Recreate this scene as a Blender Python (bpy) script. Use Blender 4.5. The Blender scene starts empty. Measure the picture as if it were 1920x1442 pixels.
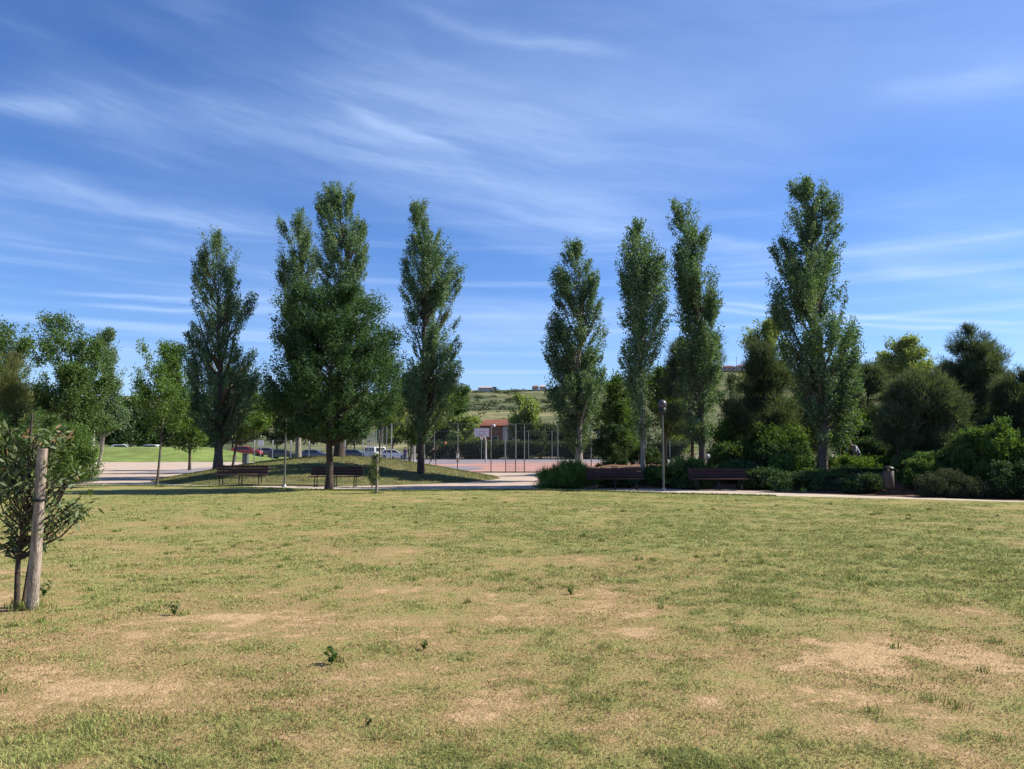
import bpy, bmesh, math, random
import numpy as np
from mathutils import Vector, Matrix
sc = bpy.context.scene
C = sc.collection
PI = math.pi
# ------------------------------------------------------------------ camera
F, EYE, HORIZ = 1400.0, 1.65, 840.0            # focal length in photo pixels (1920 wide)
PITCH = math.atan((HORIZ - 721) / F)
cam = bpy.data.cameras.new('camera'); camo = bpy.data.objects.new('camera', cam); C.objects.link(camo)
camo.location = (0, 0, EYE); camo.rotation_euler = (PI/2 + PITCH, 0, 0)
cam.sensor_fit = 'HORIZONTAL'; cam.sensor_width = 36; cam.lens = 36 * F / 1920
cam.clip_start = 0.1; cam.clip_end = 9000
sc.camera = camo
# ------------------------------------------------------------------ light
SUN_EL, SUN_AZ = math.radians(41), math.radians(10)     # azimuth measured from +X towards +Y (into the scene)
sd = Vector((math.cos(SUN_EL)*math.cos(SUN_AZ), math.cos(SUN_EL)*math.sin(SUN_AZ), math.sin(SUN_EL)))
sl = bpy.data.lights.new('sun', 'SUN'); sl.energy = 5.0; sl.angle = math.radians(0.53); sl.color = (1.0, 0.93, 0.80)
so = bpy.data.objects.new('sun', sl); C.objects.link(so); so.rotation_euler = sd.to_track_quat('Z', 'Y').to_euler()
so.location = (30, -10, 40)
sc.view_settings.view_transform = 'Standard'; sc.view_settings.look = 'None'
sc.view_settings.exposure = 0.96; sc.view_settings.gamma = 1.0; sc.view_settings.use_curve_mapping = False
try:
    sc.cycles.max_bounces = 6; sc.cycles.diffuse_bounces = 2; sc.cycles.transmission_bounces = 4
    sc.cycles.transparent_max_bounces = 8; sc.cycles.glossy_bounces = 2
except Exception: pass

def ray(u, v):
    a, b = (u - 960) / F, (721 - v) / F
    return np.array([a, math.cos(PITCH) - b * math.sin(PITCH), math.sin(PITCH) + b * math.cos(PITCH)])
def P(u, v, Y):                                  # photo pixel + distance into the scene -> world point
    r = ray(u, v); s = Y / r[1]
    return np.array([r[0]*s, Y, EYE + r[2]*s])
def G(u, v, z=0.0):                              # photo pixel -> point on level ground
    r = ray(u, v); s = (z - EYE) / r[2]
    return np.array([r[0]*s, r[1]*s, z])

# ------------------------------------------------------------------ world: sky with cirrus
w = bpy.data.worlds.new("World"); sc.world = w; w.use_nodes = True
NT = w.node_tree; NT.nodes.clear()
def N(t, **k):
    n = NT.nodes.new(t)
    for a, b in k.items(): setattr(n, a, b)
    return n
def M(op, a, b=None, c=None, clamp=False):
    n = NT.nodes.new('ShaderNodeMath'); n.operation = op; n.use_clamp = clamp
    for i, x in enumerate((a, b, c)):
        if x is None: continue
        if isinstance(x, (int, float)): n.inputs[i].default_value = x
        else: NT.links.new(x, n.inputs[i])
    return n.outputs[0]
sky = N('ShaderNodeTexSky'); sky.sky_type = 'NISHITA'; sky.sun_disc = False
sky.sun_elevation = SUN_EL; sky.sun_rotation = PI/2 - SUN_AZ
sky.air_density = 1.0; sky.dust_density = 0.3; sky.ozone_density = 3.0; sky.altitude = 200
tc = N('ShaderNodeTexCoord')
nrm = N('ShaderNodeVectorMath', operation='NORMALIZE'); NT.links.new(tc.outputs['Generated'], nrm.inputs[0])
sep = N('ShaderNodeSeparateXYZ'); NT.links.new(nrm.outputs[0], sep.inputs[0])
az = M('ARCTAN2', sep.outputs[0], sep.outputs[1]); el = M('ARCSINE', sep.outputs[2])
def noise(vec, scale, detail=4, rough=0.55, dist=0.0):
    n = N('ShaderNodeTexNoise'); NT.links.new(vec, n.inputs['Vector']); n.noise_dimensions = '3D'
    n.inputs['Scale'].default_value = scale; n.inputs['Detail'].default_value = detail
    n.inputs['Roughness'].default_value = rough; n.inputs['Distortion'].default_value = dist
    return n.outputs['Fac']
def comb(x, y, z=0.0):
    n = N('ShaderNodeCombineXYZ')
    for i, q in enumerate((x, y, z)):
        if isinstance(q, (int, float)): n.inputs[i].default_value = q
        else: NT.links.new(q, n.inputs[i])
    return n.outputs[0]
# warp of the angles so the wisps fray
wn = noise(comb(M('MULTIPLY', az, 3.0), M('MULTIPLY', el, 9.0), 1.3), 1.6, 4, 0.55)
wn2 = noise(comb(M('MULTIPLY', az, 8.0), M('MULTIPLY', el, 26.0), 7.7), 1.5, 4, 0.65)
elw = M('ADD', el, M('ADD', M('MULTIPLY', M('SUBTRACT', wn, 0.5), 0.030), M('MULTIPLY', M('SUBTRACT', wn2, 0.5), 0.012)))
# a broad veil: streaks tilted a little down to the right
tilt = M('ADD', elw, M('MULTIPLY', az, 0.16))
veil = noise(comb(M('MULTIPLY', az, 2.0), M('MULTIPLY', tilt, 8.0), 3.1), 1.35, 4, 0.5, 0.0)
streak = noise(comb(M('MULTIPLY', az, 3.4), M('MULTIPLY', tilt, 30.0), 9.4), 1.3, 6, 0.62, 0.0)
def smooth(x, a, b):
    n = N('ShaderNodeMapRange'); n.interpolation_type = 'SMOOTHSTEP'
    NT.links.new(x, n.inputs['Value']); n.inputs['From Min'].default_value = a; n.inputs['From Max'].default_value = b
    return n.outputs[0]
c_all = M('ADD', M('MULTIPLY', M('MULTIPLY', smooth(veil, 0.36, 0.75), M('ADD', 0.35, M('MULTIPLY', smooth(streak, 0.2, 0.85), 0.65))), 0.23), M('MULTIPLY', M('SUBTRACT', 1.0, smooth(el, 0.0, 0.30)), 0.10))
# low bands near the horizon
lowb = noise(comb(M('MULTIPLY', az, 1.6), M('MULTIPLY', el, 60.0), 5.5), 1.1, 3, 0.5, 0.0)
lowm = M('MULTIPLY', M('MULTIPLY', smooth(lowb, 0.46, 0.78), M('SUBTRACT', 1.0, smooth(el, 0.14, 0.36))), 0.36)
c_all = M('ADD', c_all, lowm)
def ang(u, v):
    r = ray(u, v); r = r / np.linalg.norm(r); return math.atan2(r[0], r[1]), math.asin(r[2])
def band(p, q, width, strength, fray=elw, grain=True):
    (a0, e0), (a1, e1) = ang(*p), ang(*q); L = math.hypot(a1-a0, e1-e0); dx, dy = (a1-a0)/L, (e1-e0)/L
    sx, sy = M('SUBTRACT', az, a0), M('SUBTRACT', fray, e0)
    t = M('ADD', M('MULTIPLY', sx, dx), M('MULTIPLY', sy, dy))
    d = M('SUBTRACT', M('MULTIPLY', sx, dy), M('MULTIPLY', sy, dx))
    g = M('EXPONENT', M('MULTIPLY', M('POWER', M('ABSOLUTE', M('DIVIDE', d, width)), 2.0), -1.0))
    f = M('MULTIPLY', smooth(t, -0.18*L, 0.25*L), M('SUBTRACT', 1.0, smooth(t, 0.75*L, 1.15*L)))
    r = M('MULTIPLY', M('MULTIPLY', g, f), strength*.72)
    if grain: r = M('MULTIPLY', r, M('ADD', 0.45, M('MULTIPLY', smooth(streak, 0.25, 0.75), 0.6)))
    return r
near_el = M('ADD', el, M('MULTIPLY', M('SUBTRACT', wn, 0.5), 0.018))
for b in (band((700, 90), (2300, 40), .085, .30, grain=False), band((200, 230), (1500, 330), .06, .16), band((-60, 325), (560, 430), .015, .50), band((740, 10), (1170, 104), .008, .26),
          band((650, 205), (880, 290), .007, .40), band((640, 300), (1240, 420), .040, .36),
          band((30, 160), (720, 260), .030, .26), band((560, 130), (1500, 300), .055, .16),
          band((860, 585), (1400, 580), .016, .30), band((1560, 475), (1960, 440), .012, .46),
          band((1640, 505), (1960, 535), .014, .45), band((1290, 445), (1460, 470), .008, .40),
          band((850, 630), (1060, 640), .010, .40), band((250, 455), (420, 480), .008, .32),
          band((1640, 180), (1960, 145), .014, .26), band((-40, 190), (160, 215), .010, .40),
          band((1300, 562), (1960, 611), .0030, .50, near_el, False), band((1300, 576), (1960, 626), .0030, .46, near_el, False),
          band((120, 548), (520, 562), .0028, .36, near_el, False), band((160, 572), (520, 584), .0030, .46, near_el, False)):
    c_all = M('ADD', c_all, b)
cl = M('MINIMUM', c_all, 0.9)
hs = N('ShaderNodeHueSaturation'); NT.links.new(sky.outputs[0], hs.inputs['Color']); hs.inputs['Saturation'].default_value = 1.12
tint = N('ShaderNodeMix', data_type='RGBA', blend_type='MULTIPLY'); tint.inputs[0].default_value = 1.0
NT.links.new(hs.outputs[0], tint.inputs[6]); tint.inputs[7].default_value = (0.86, 1.04, 1.42, 1)
# clouds scatter sunlight: a whiter, brighter version of the sky
mx = N('ShaderNodeMix', data_type='RGBA'); NT.links.new(cl, mx.inputs[0])
NT.links.new(tint.outputs[2], mx.inputs[6]); mx.inputs[7].default_value = (5.9, 7.7, 10.8, 1)
bg = N('ShaderNodeBackground'); NT.links.new(mx.outputs[2], bg.inputs[0]); bg.inputs[1].default_value = 0.060
wo = N('ShaderNodeOutputWorld'); NT.links.new(bg.outputs[0], wo.inputs[0])

# ------------------------------------------------------------------ helpers
def tag(o, label=None, cat=None, group=None, kind=None):
    if label: o['label'] = label
    if cat: o['category'] = cat
    if group: o['group'] = group
    if kind: o['kind'] = kind
    return o
def empty(name, loc, rz=0, label=None, cat=None, group=None):
    o = bpy.data.objects.new(name, None); C.objects.link(o); o.location = tuple(loc); o.rotation_euler = (0, 0, rz)
    o.empty_display_size = 0.2
    return tag(o, label, cat, group)
def link(name, me, mats, parent=None):
    for m in (mats if isinstance(mats, (list, tuple)) else [mats]): me.materials.append(m)
    o = bpy.data.objects.new(name, me); C.objects.link(o)
    if parent is not None: o.parent = parent
    return o
def arr_mesh(name, V, Fc, attrs=None, smooth_=False):
    """V (n,3), Fc (m,k) numpy"""
    me = bpy.data.meshes.new(name); V = np.asarray(V, np.float32); Fc = np.asarray(Fc, np.int32)
    m, k = Fc.shape
    me.vertices.add(len(V)); me.vertices.foreach_set('co', V.ravel())
    me.loops.add(m*k); me.loops.foreach_set('vertex_index', Fc.ravel())
    me.polygons.add(m); me.polygons.foreach_set('loop_start', np.arange(0, m*k, k, dtype=np.int32))
    if smooth_: me.polygons.foreach_set('use_smooth', np.ones(m, bool))
    for n_, a in (attrs or {}).items():
        a = np.asarray(a, np.float32)
        if a.ndim == 1:
            at = me.attributes.new(n_, 'FLOAT', 'POINT'); at.data.foreach_set('value', a)
        else:
            at = me.attributes.new(n_, 'FLOAT_COLOR', 'POINT'); at.data.foreach_set('color', a.ravel())
    me.update(calc_edges=True)
    return me
class MB:
    def __init__(s): s.v = []; s.f = []; s.mi = []; s.sm = []
    def add(s, vs, fs, mi=0, sm=False):
        b = len(s.v); s.v += [tuple(float(q) for q in x) for x in vs]
        for f in fs: s.f.append([b+i for i in f]); s.mi.append(mi); s.sm.append(sm)
    def box(s, c, d, rot=None, mi=0, bev=0.0):
        x, y, z = d[0]/2, d[1]/2, d[2]/2
        if bev > 0:
            b = min(bev, x*.9, y*.9); o = [(-x+b, -y), (x-b, -y), (x, -y+b), (x, y-b), (x-b, y), (-x+b, y), (-x, y-b), (-x, -y+b)]
        else: o = [(-x, -y), (x, -y), (x, y), (-x, y)]
        n = len(o); vs = [Vector((p[0], p[1], -z)) for p in o] + [Vector((p[0], p[1], z)) for p in o]
        if rot is not None: vs = [rot @ q for q in vs]
        vs = [q + Vector(c) for q in vs]
        s.add(vs, [list(range(n))[::-1], list(range(n, 2*n))] + [[i, (i+1) % n, n+(i+1) % n, n+i] for i in range(n)], mi)
    def tube(s, pts, rad, n=8, mi=0, caps=True, sm=True):
        pts = [Vector(p) for p in pts]
        if isinstance(rad, (int, float)): rad = [rad]*len(pts)
        up = None; rings = []
        for i, p in enumerate(pts):
            d = (pts[min(i+1, len(pts)-1)] - pts[max(i-1, 0)]).normalized()
            if up is None: up = Vector((1, 0, 0)) if abs(d.x) < .9 else Vector((0, 1, 0))
            a = (up - d*up.dot(d)).normalized(); up = a; b = d.cross(a)
            rings.append([p + (a*math.cos(2*PI*k/n) + b*math.sin(2*PI*k/n))*rad[i] for k in range(n)])
        vs = [q for r in rings for q in r]; m = len(pts)
        fs = [[i*n+k, i*n+(k+1) % n, (i+1)*n+(k+1) % n, (i+1)*n+k] for i in range(m-1) for k in range(n)]
        s.add(vs, fs, mi, sm)
        if caps: s.add(rings[0], [list(range(n))[::-1]], mi); s.add(rings[-1], [list(range(n))], mi)
    def lathe(s, c, prof, n=16, mi=0):
        vs = []; m = len(prof)
        for r, z in prof: vs += [(c[0]+r*math.cos(2*PI*k/n), c[1]+r*math.sin(2*PI*k/n), c[2]+z) for k in range(n)]
        s.add(vs, [[i*n+k, i*n+(k+1) % n, (i+1)*n+(k+1) % n, (i+1)*n+k] for i in range(m-1) for k in range(n)], mi, True)
        s.add(vs[:n], [list(range(n))[::-1]], mi); s.add(vs[-n:], [list(range(n))], mi)
    def build(s, name, mats, parent=None):
        me = bpy.data.meshes.new(name); me.from_pydata(s.v, [], s.f)
        me.polygons.foreach_set('material_index', s.mi); me.polygons.foreach_set('use_smooth', s.sm); me.update()
        return link(name, me, mats, parent)
def copy_tree(o, parent=None):
    c = o.copy(); C.objects.link(c); c.parent = parent
    for ch in list(o.children): copy_tree(ch, c)
    return c
# value noise in numpy
def vnoise(x, y, seed=0):
    xi, yi = np.floor(x).astype(np.int64), np.floor(y).astype(np.int64); fx, fy = x-xi, y-yi
    fx, fy = fx*fx*(3-2*fx), fy*fy*(3-2*fy)
    def h(a, b):
        n = (a*374761393 + b*668265263 + seed*974711) & 0x7fffffff
        n = ((n ^ (n >> 13)) * 1274126177) & 0x7fffffff
        return ((n ^ (n >> 16)) & 0xffff) / 65535.0
    return (h(xi, yi)*(1-fx)+h(xi+1, yi)*fx)*(1-fy) + (h(xi, yi+1)*(1-fx)+h(xi+1, yi+1)*fx)*fy
def fbm(x, y, s, oct=4, seed=0):
    r = 0; a = .5; t = 0
    for i in range(oct): r = r + a*vnoise(x*s*2**i+17.3*i, y*s*2**i-9.1*i, seed+i); t += a; a *= .55
    return r/t

# ------------------------------------------------------------------ materials
def mat(name, col, rough=0.8, metal=0.0, nscale=0, namp=0.2, bump=0.0, bscale=None, spec=0.3, col2=None, detail=4, stretch=None):
    m = bpy.data.materials.new(name); m.use_nodes = True; t = m.node_tree; p = t.nodes['Principled BSDF']
    p.inputs['Roughness'].default_value = rough; p.inputs['Metallic'].default_value = metal
    p.inputs['Specular IOR Level'].default_value = spec
    if col2: col2 = tuple(q*.76 for q in col2)
    col = tuple(q*.76 for q in col); c4 = (*col, 1)
    if not nscale: p.inputs['Base Color'].default_value = c4
    else:
        g = t.nodes.new('ShaderNodeTexCoord'); n = t.nodes.new('ShaderNodeTexNoise')
        vec = g.outputs['Object']
        if stretch:
            mp = t.nodes.new('ShaderNodeMapping'); mp.inputs['Scale'].default_value = stretch; t.links.new(vec, mp.inputs[0]); vec = mp.outputs[0]
        t.links.new(vec, n.inputs['Vector']); n.inputs['Scale'].default_value = nscale; n.inputs['Detail'].default_value = detail
        n.inputs['Roughness'].default_value = .62
        r = t.nodes.new('ShaderNodeValToRGB'); t.links.new(n.outputs['Fac'], r.inputs[0])
        a = tuple(max(0, q*(1-namp)) for q in col); b = col2 or tuple(min(1, q*(1+namp)) for q in col)
        r.color_ramp.elements[0].position = .32; r.color_ramp.elements[0].color = (*a, 1)
        r.color_ramp.elements[1].position = .68; r.color_ramp.elements[1].color = (*b, 1)
        t.links.new(r.outputs[0], p.inputs['Base Color'])
        if bump:
            bn = t.nodes.new('ShaderNodeTexNoise'); t.links.new(vec, bn.inputs['Vector']); bn.inputs['Scale'].default_value = bscale or nscale*3
            bn.inputs['Detail'].default_value = 5
            bb = t.nodes.new('ShaderNodeBump'); bb.inputs['Strength'].default_value = bump; bb.inputs['Distance'].default_value = .03
            t.links.new(bn.outputs['Fac'], bb.inputs['Height']); t.links.new(bb.outputs[0], p.inputs['Normal'])
    return m
def leafmat(name, dark, light, accent=None, trans=0.35, gloss=0.06):
    dark, light = [tuple(q*.82 for q in c) for c in (dark, light)]; accent = accent and tuple(q*.8 for q in accent)
    m = bpy.data.materials.new(name); m.use_nodes = True; t = m.node_tree; t.nodes.clear()
    at = t.nodes.new('ShaderNodeAttribute'); at.attribute_name = 'rnd'
    r = t.nodes.new('ShaderNodeValToRGB'); t.links.new(at.outputs['Fac'], r.inputs[0])
    r.color_ramp.elements[0].position = 0; r.color_ramp.elements[0].color = (*dark, 1)
    r.color_ramp.elements[1].position = .85 if accent else 1; r.color_ramp.elements[1].color = (*light, 1)
    if accent:
        e = r.color_ramp.elements.new(.97); e.color = (*accent, 1)
    d = t.nodes.new('ShaderNodeBsdfDiffuse'); tr = t.nodes.new('ShaderNodeBsdfTranslucent'); g = t.nodes.new('ShaderNodeBsdfGlossy')
    g.inputs['Roughness'].default_value = .6
    tm = t.nodes.new('ShaderNodeMix'); tm.data_type = 'RGBA'; tm.blend_type = 'MULTIPLY'; tm.inputs[0].default_value = 1
    t.links.new(r.outputs[0], tm.inputs[6]); tm.inputs[7].default_value = (1.5, 1.55, .55, 1)
    t.links.new(r.outputs[0], d.inputs[0]); t.links.new(tm.outputs[2], tr.inputs[0]); g.inputs[0].default_value = (.75, .8, .85, 1)
    m1 = t.nodes.new('ShaderNodeMixShader'); m1.inputs[0].default_value = trans; t.links.new(d.outputs[0], m1.inputs[1]); t.links.new(tr.outputs[0], m1.inputs[2])
    m2 = t.nodes.new('ShaderNodeMixShader'); m2.inputs[0].default_value = gloss*.35; t.links.new(m1.outputs[0], m2.inputs[1]); t.links.new(g.outputs[0], m2.inputs[2])
    o = t.nodes.new('ShaderNodeOutputMaterial'); t.links.new(m2.outputs[0], o.inputs[0])
    return m
LM = dict(
    poplar=leafmat('poplar_leaf', (.056, .112, .060), (.165, .255, .120), (.40, .44, .35), .28, .08),
    ash=leafmat('ash_leaf', (.022, .060, .024), (.080, .150, .045), None, .28, .06),
    green=leafmat('bright_leaf', (.052, .11, .024), (.165, .26, .058), None, .34, .05),
    lime=leafmat('lime_leaf', (.11, .17, .05), (.30, .37, .13), (.40, .36, .20), .36, .05),
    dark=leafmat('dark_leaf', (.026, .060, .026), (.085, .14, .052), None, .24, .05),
    pine=leafmat('pine_needle', (.038, .066, .044), (.125, .165, .098), (.26, .22, .15), .28, .03),
    olive=leafmat('olive_needle', (.06, .08, .03), (.20, .21, .075), None, .26, .03),
    mid=leafmat('mid_leaf', (.042, .092, .026), (.135, .21, .058), None, .32, .05),
    plum=leafmat('plum_leaf', (.02, .008, .018), (.06, .025, .04), None, .25, .06),
    young=leafmat('young_leaf', (.050, .085, .028), (.16, .21, .075), (.26, .15, .07), .24, .10),
    scrub=leafmat('scrub_leaf', (.045, .062, .040), (.13, .145, .085), None, .15, .0),
    far=leafmat('far_leaf', (.030, .052, .028), (.11, .135, .065), None, .25, .02),
    weed=leafmat('weed_leaf', (.03, .075, .012), (.08, .15, .03), None, .35, .06))
bark = mat('bark', (.13, .105, .085), .9, nscale=6, namp=.45, bump=.6, stretch=(3, 3, .6))
bark_pale = mat('pale_bark', (.30, .27, .22), .9, nscale=5, namp=.4, bump=.5, stretch=(3, 3, .8))
bark_dark = mat('dark_bark', (.07, .052, .042), .9, nscale=6, namp=.4, bump=.5)
wood_post = mat('weathered_post_wood', (.36, .27, .205), .85, nscale=9, namp=.42, bump=.6, stretch=(4, 4, .7), col2=(.55, .46, .38))
metal_grey = mat('galvanised_steel', (.36, .38, .36), .5, .35, nscale=4, namp=.12)
metal_pale = mat('pale_painted_steel', (.62, .62, .56), .5, nscale=4, namp=.1)
metal_dark = mat('dark_steel', (.035, .037, .04), .5, .3, nscale=5, namp=.2)
wire_m = mat('fence_wire', (.20, .22, .21), .5, .5)
rust = mat('rusty_base_steel', (.20, .11, .08), .8, nscale=12, namp=.3)
bench_wood = mat('reddish_bench_wood', (.058, .023, .025), .7, nscale=7, namp=.3, stretch=(.5, 6, 6))
white_p = mat('white_board_paint', (.78, .78, .78), .6, nscale=3, namp=.05)
glass_d = mat('dark_glass', (.02, .025, .03), .08, spec=.6)
rubber = mat('tyre_rubber', (.02, .02, .02), .85)

# ------------------------------------------------------------------ terrain heights
def bump2(x, y, cx, cy, rx, ry, h, p=1.0):
    d = np.sqrt(((x-cx)/rx)**2 + ((y-cy)/ry)**2); t = np.clip(1-d, 0, 1)
    return h*(t*t*(3-2*t))**p
def H_mound(x, y): return bump2(x, y, -9.9, 42.0, 9.4, 9.6, 1.22, .60) - .03
def bed_front(x):
    return np.interp(x, [1.5, 5, 8.5, 11, 14, 17, 21, 30, 46], [32.4, 30.9, 30.6, 29.2, 26.9, 25.7, 25.2, 24.2, 22.5])
def H_bed(x, y):
    a = np.clip((y-bed_front(x))/5.5, 0, 1); a = a*(2-a); b = np.clip((47.3-y)/6, 0, 1); b = b*b*(3-2*b)
    c = np.clip((x-2.2)/3.5, 0, 1); c = c*c*(3-2*c)
    return .76*a*b*c - .03 + .05*(vnoise(x*1.3, y*1.3, 5)-.5)*np.clip(a*4, 0, 1)
def H_bank(x, y):
    t = np.clip((y-88-.5*np.sin(x*.15))/14., 0, 1); u = np.clip((y-103)/6., 0, 1)
    e = np.clip((-31-x)/12., 0, 1); e = e*e*(3-2*e)
    return (1.85*t*t*(3-2*t) - 1.1*u*u*(3-2*u))*e*.98 - .02
def ridge_z(x, Yr=620.):
    us = np.array([-1500, 0, 230, 500, 760, 880, 1030, 1200, 1375, 1600, 1909, 3400.])
    vs = np.array([770, 748, 742, 738, 733, 729, 728, 706, 690, 700, 716, 760.])
    u = 960 + x/Yr*F
    return EYE + (HORIZ-np.interp(u, us, vs))/F*Yr*1.0
def H_hill(x, y):
    x = np.asarray(x, float); y = np.asarray(y, float)
    zr = ridge_z(x*620./np.maximum(y, 200.))
    t = np.clip((y-190)/(620.-190), 0, 1)
    tt = t**1.25
    z = zr*tt*(1-.12*np.sin(PI*t)) ; z = z - np.clip(y-640, 0, None)*.06
    return z + (fbm(x, y, .012, 4, 3)-.5)*9*np.clip(t*3, 0, 1)*(1-.75*np.exp(-((y-620)/60.)**2)) - 1.0
def ground_z(x, y):
    z = 0.0
    for f in (H_mound, H_bed, H_bank): z = max(z, float(f(np.float64(x), np.float64(y))))
    if y > 195: z = max(z, float(H_hill(x, y)))
    return z
def grid_obj(name, x0, x1, y0, y1, nx, ny, fn, m, attrs=None, kind='structure'):
    X, Y = np.meshgrid(np.linspace(x0, x1, nx), np.linspace(y0, y1, ny)); Z = fn(X, Y)
    V = np.stack([X.ravel(), Y.ravel(), np.asarray(Z, float).ravel()], 1)
    i = np.arange(nx*ny).reshape(ny, nx); Fc = np.stack([i[:-1, :-1].ravel(), i[:-1, 1:].ravel(), i[1:, 1:].ravel(), i[1:, :-1].ravel()], 1)
    a = {k: g(X, Y).ravel() for k, g in attrs.items()} if attrs else None
    o = link(name, arr_mesh(name, V, Fc, a, True), m); o['kind'] = kind; return o
def poly_obj(name, pts, z, m, kind='structure'):
    bm = bmesh.new(); vs = [bm.verts.new((p[0], p[1], z)) for p in pts]; f = bm.faces.new(vs); bm.normal_update()
    if f.normal.z < 0: f.normal_flip()
    bmesh.ops.triangulate(bm, faces=[f])
    me = bpy.data.meshes.new(name); bm.to_mesh(me); bm.free(); o = link(name, me, m); o['kind'] = kind; return o

# lawn tone shared by the sheet and the blades (0 = straw, 1 = green)
def lawn_green(x, y):
    d = np.sqrt(x*x+y*y)
    big = fbm(x+31, y+12, .16, 3, 11); midn = fbm(x*1.0, y*1.3, .9, 3, 21); small = fbm(x, y, 3.2, 3, 41)
    tiny = fbm(x, y*1.2, 9., 2, 61)
    g = .20*big + .33*midn + .27*small + .20*tiny
    g = (g-.5)*2.9 + .66
    g = g + .16*np.clip((x+.5)/6, -1, 1)*np.exp(-((y-13)/8.)**2) - .19*np.exp(-((y-5.9)/2.6)**2) - .10*np.exp(-((x+2.2)/1.6)**2-((y-4.9)/1.2)**2) + .02*np.exp(-((y-4.0)/1.1)**2) + .12*np.clip((y-12)/10, 0, 1)
    # worn straw-coloured scuffs
    for (u, v, rx, ry, k) in ((1640, 1222, 1.3, .42, 1.0), (1830, 1250, 1.2, .38, 1.1), (860, 1165, 1.0, .35, .45), (180, 1290, .7, .28, .6), (380, 1160, .9, .2, .5),
                              (700, 1035, 1.1, .5, .5), (1120, 1370, .35, .12, .5), (640, 1320, .7, .14, .5), (300, 1000, 2.2, .8, .35), (980, 1050, 2.0, .8, .4), (530, 1240, .8, .22, .4)):
        c = G(u, v); g = g - k*np.exp(-((x-c[0])/rx)**2 - ((y-c[1])/ry)**2)*np.clip((small-.35)*3.2, 0, 1.3)
    return np.clip(g, 0, 1)

def lawn_material():
    m = bpy.data.materials.new('lawn_turf'); m.use_nodes = True; t = m.node_tree; p = t.nodes['Principled BSDF']; p.inputs['Roughness'].default_value = .95
    p.inputs['Specular IOR Level'].default_value = .05
    at = t.nodes.new('ShaderNodeAttribute'); at.attribute_name = 'green'
    g = t.nodes.new('ShaderNodeNewGeometry')
    def nz(s, d=5, r=.6):
        n = t.nodes.new('ShaderNodeTexNoise'); t.links.new(g.outputs['Position'], n.inputs['Vector']); n.inputs['Scale'].default_value = s
        n.inputs['Detail'].default_value = d; n.inputs['Roughness'].default_value = r; return n.outputs['Fac']
    def mm(op, a, b, cl=False):
        n = t.nodes.new('ShaderNodeMath'); n.operation = op; n.use_clamp = cl
        for i, q in enumerate((a, b)):
            if isinstance(q, (int, float)): n.inputs[i].default_value = q
            else: t.links.new(q, n.inputs[i])
        return n.outputs[0]
    f = mm('ADD', at.outputs['Fac'], mm('ADD', mm('MULTIPLY', mm('SUBTRACT', nz(5), .5), .9), mm('MULTIPLY', mm('SUBTRACT', nz(26), .5), .7)), True)
    def ramp(src, st):
        r = t.nodes.new('ShaderNodeValToRGB'); t.links.new(src, r.inputs[0]); e = r.color_ramp.elements
        e[0].position, e[0].color = st[0][0], (*st[0][1], 1); e[1].position, e[1].color = st[-1][0], (*st[-1][1], 1)
        for q in st[1:-1]: x = e.new(q[0]); x.color = (*q[1], 1)
        return r.outputs[0]
    base = ramp(f, [(0, (.46, .33, .19)), (.2, (.32, .235, .12)), (.5, (.295, .255, .11)), (1, (.23, .245, .092))])
    fine = ramp(nz(70, 3, .7), [(.3, (.5, .47, .44)), (.7, (1.3, 1.27, 1.2))])
    mx = t.nodes.new('ShaderNodeMix'); mx.data_type = 'RGBA'; mx.blend_type = 'MULTIPLY'; mx.inputs[0].default_value = .85
    t.links.new(base, mx.inputs[6]); t.links.new(fine, mx.inputs[7]); t.links.new(mx.outputs[2], p.inputs['Base Color'])
    bb = t.nodes.new('ShaderNodeBump'); bb.inputs['Strength'].default_value = .8; bb.inputs['Distance'].default_value = .03
    t.links.new(nz(38, 4, .7), bb.inputs['Height']); t.links.new(bb.outputs[0], p.inputs['Normal'])
    return m
lawn_m = lawn_material()
soil_m = mat('dry_soil_ground', (.19, .165, .09), .95, nscale=.35, namp=.3, bump=.4, bscale=4)
gravel = mat('pale_gravel', (.52, .44, .35), .95, nscale=1.1, namp=.16, bump=.5, bscale=30)
plaza_m = mat('pinkish_paving', (.50, .39, .31), .9, nscale=.7, namp=.24, bump=.3, bscale=14, stretch=(.6, 1.6, 1))
court_grey = mat('violet_grey_court', (.26, .23, .25), .85, nscale=.5, namp=.15, bump=.2)
court_red = mat('faded_red_court_paint', (.46, .25, .20), .85, nscale=.5, namp=.26, bump=.2)
line_m = mat('court_line_paint', (.62, .60, .57), .8, nscale=2, namp=.1)
asphalt = mat('asphalt', (.10, .10, .105), .9, nscale=2, namp=.2, bump=.3)
mulch = mat('bark_mulch', (.17, .09, .05), .95, nscale=5, namp=.5, bump=1.0, bscale=26)
mound_grass_m = mat('mound_turf', (.12, .135, .045), .95, nscale=1.4, namp=.4, col2=(.21, .20, .075), bump=.9, bscale=22)
bank_m = mat('bank_turf', (.17, .23, .05), .95, nscale=.45, namp=.32, bump=.8, bscale=9)

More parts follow.
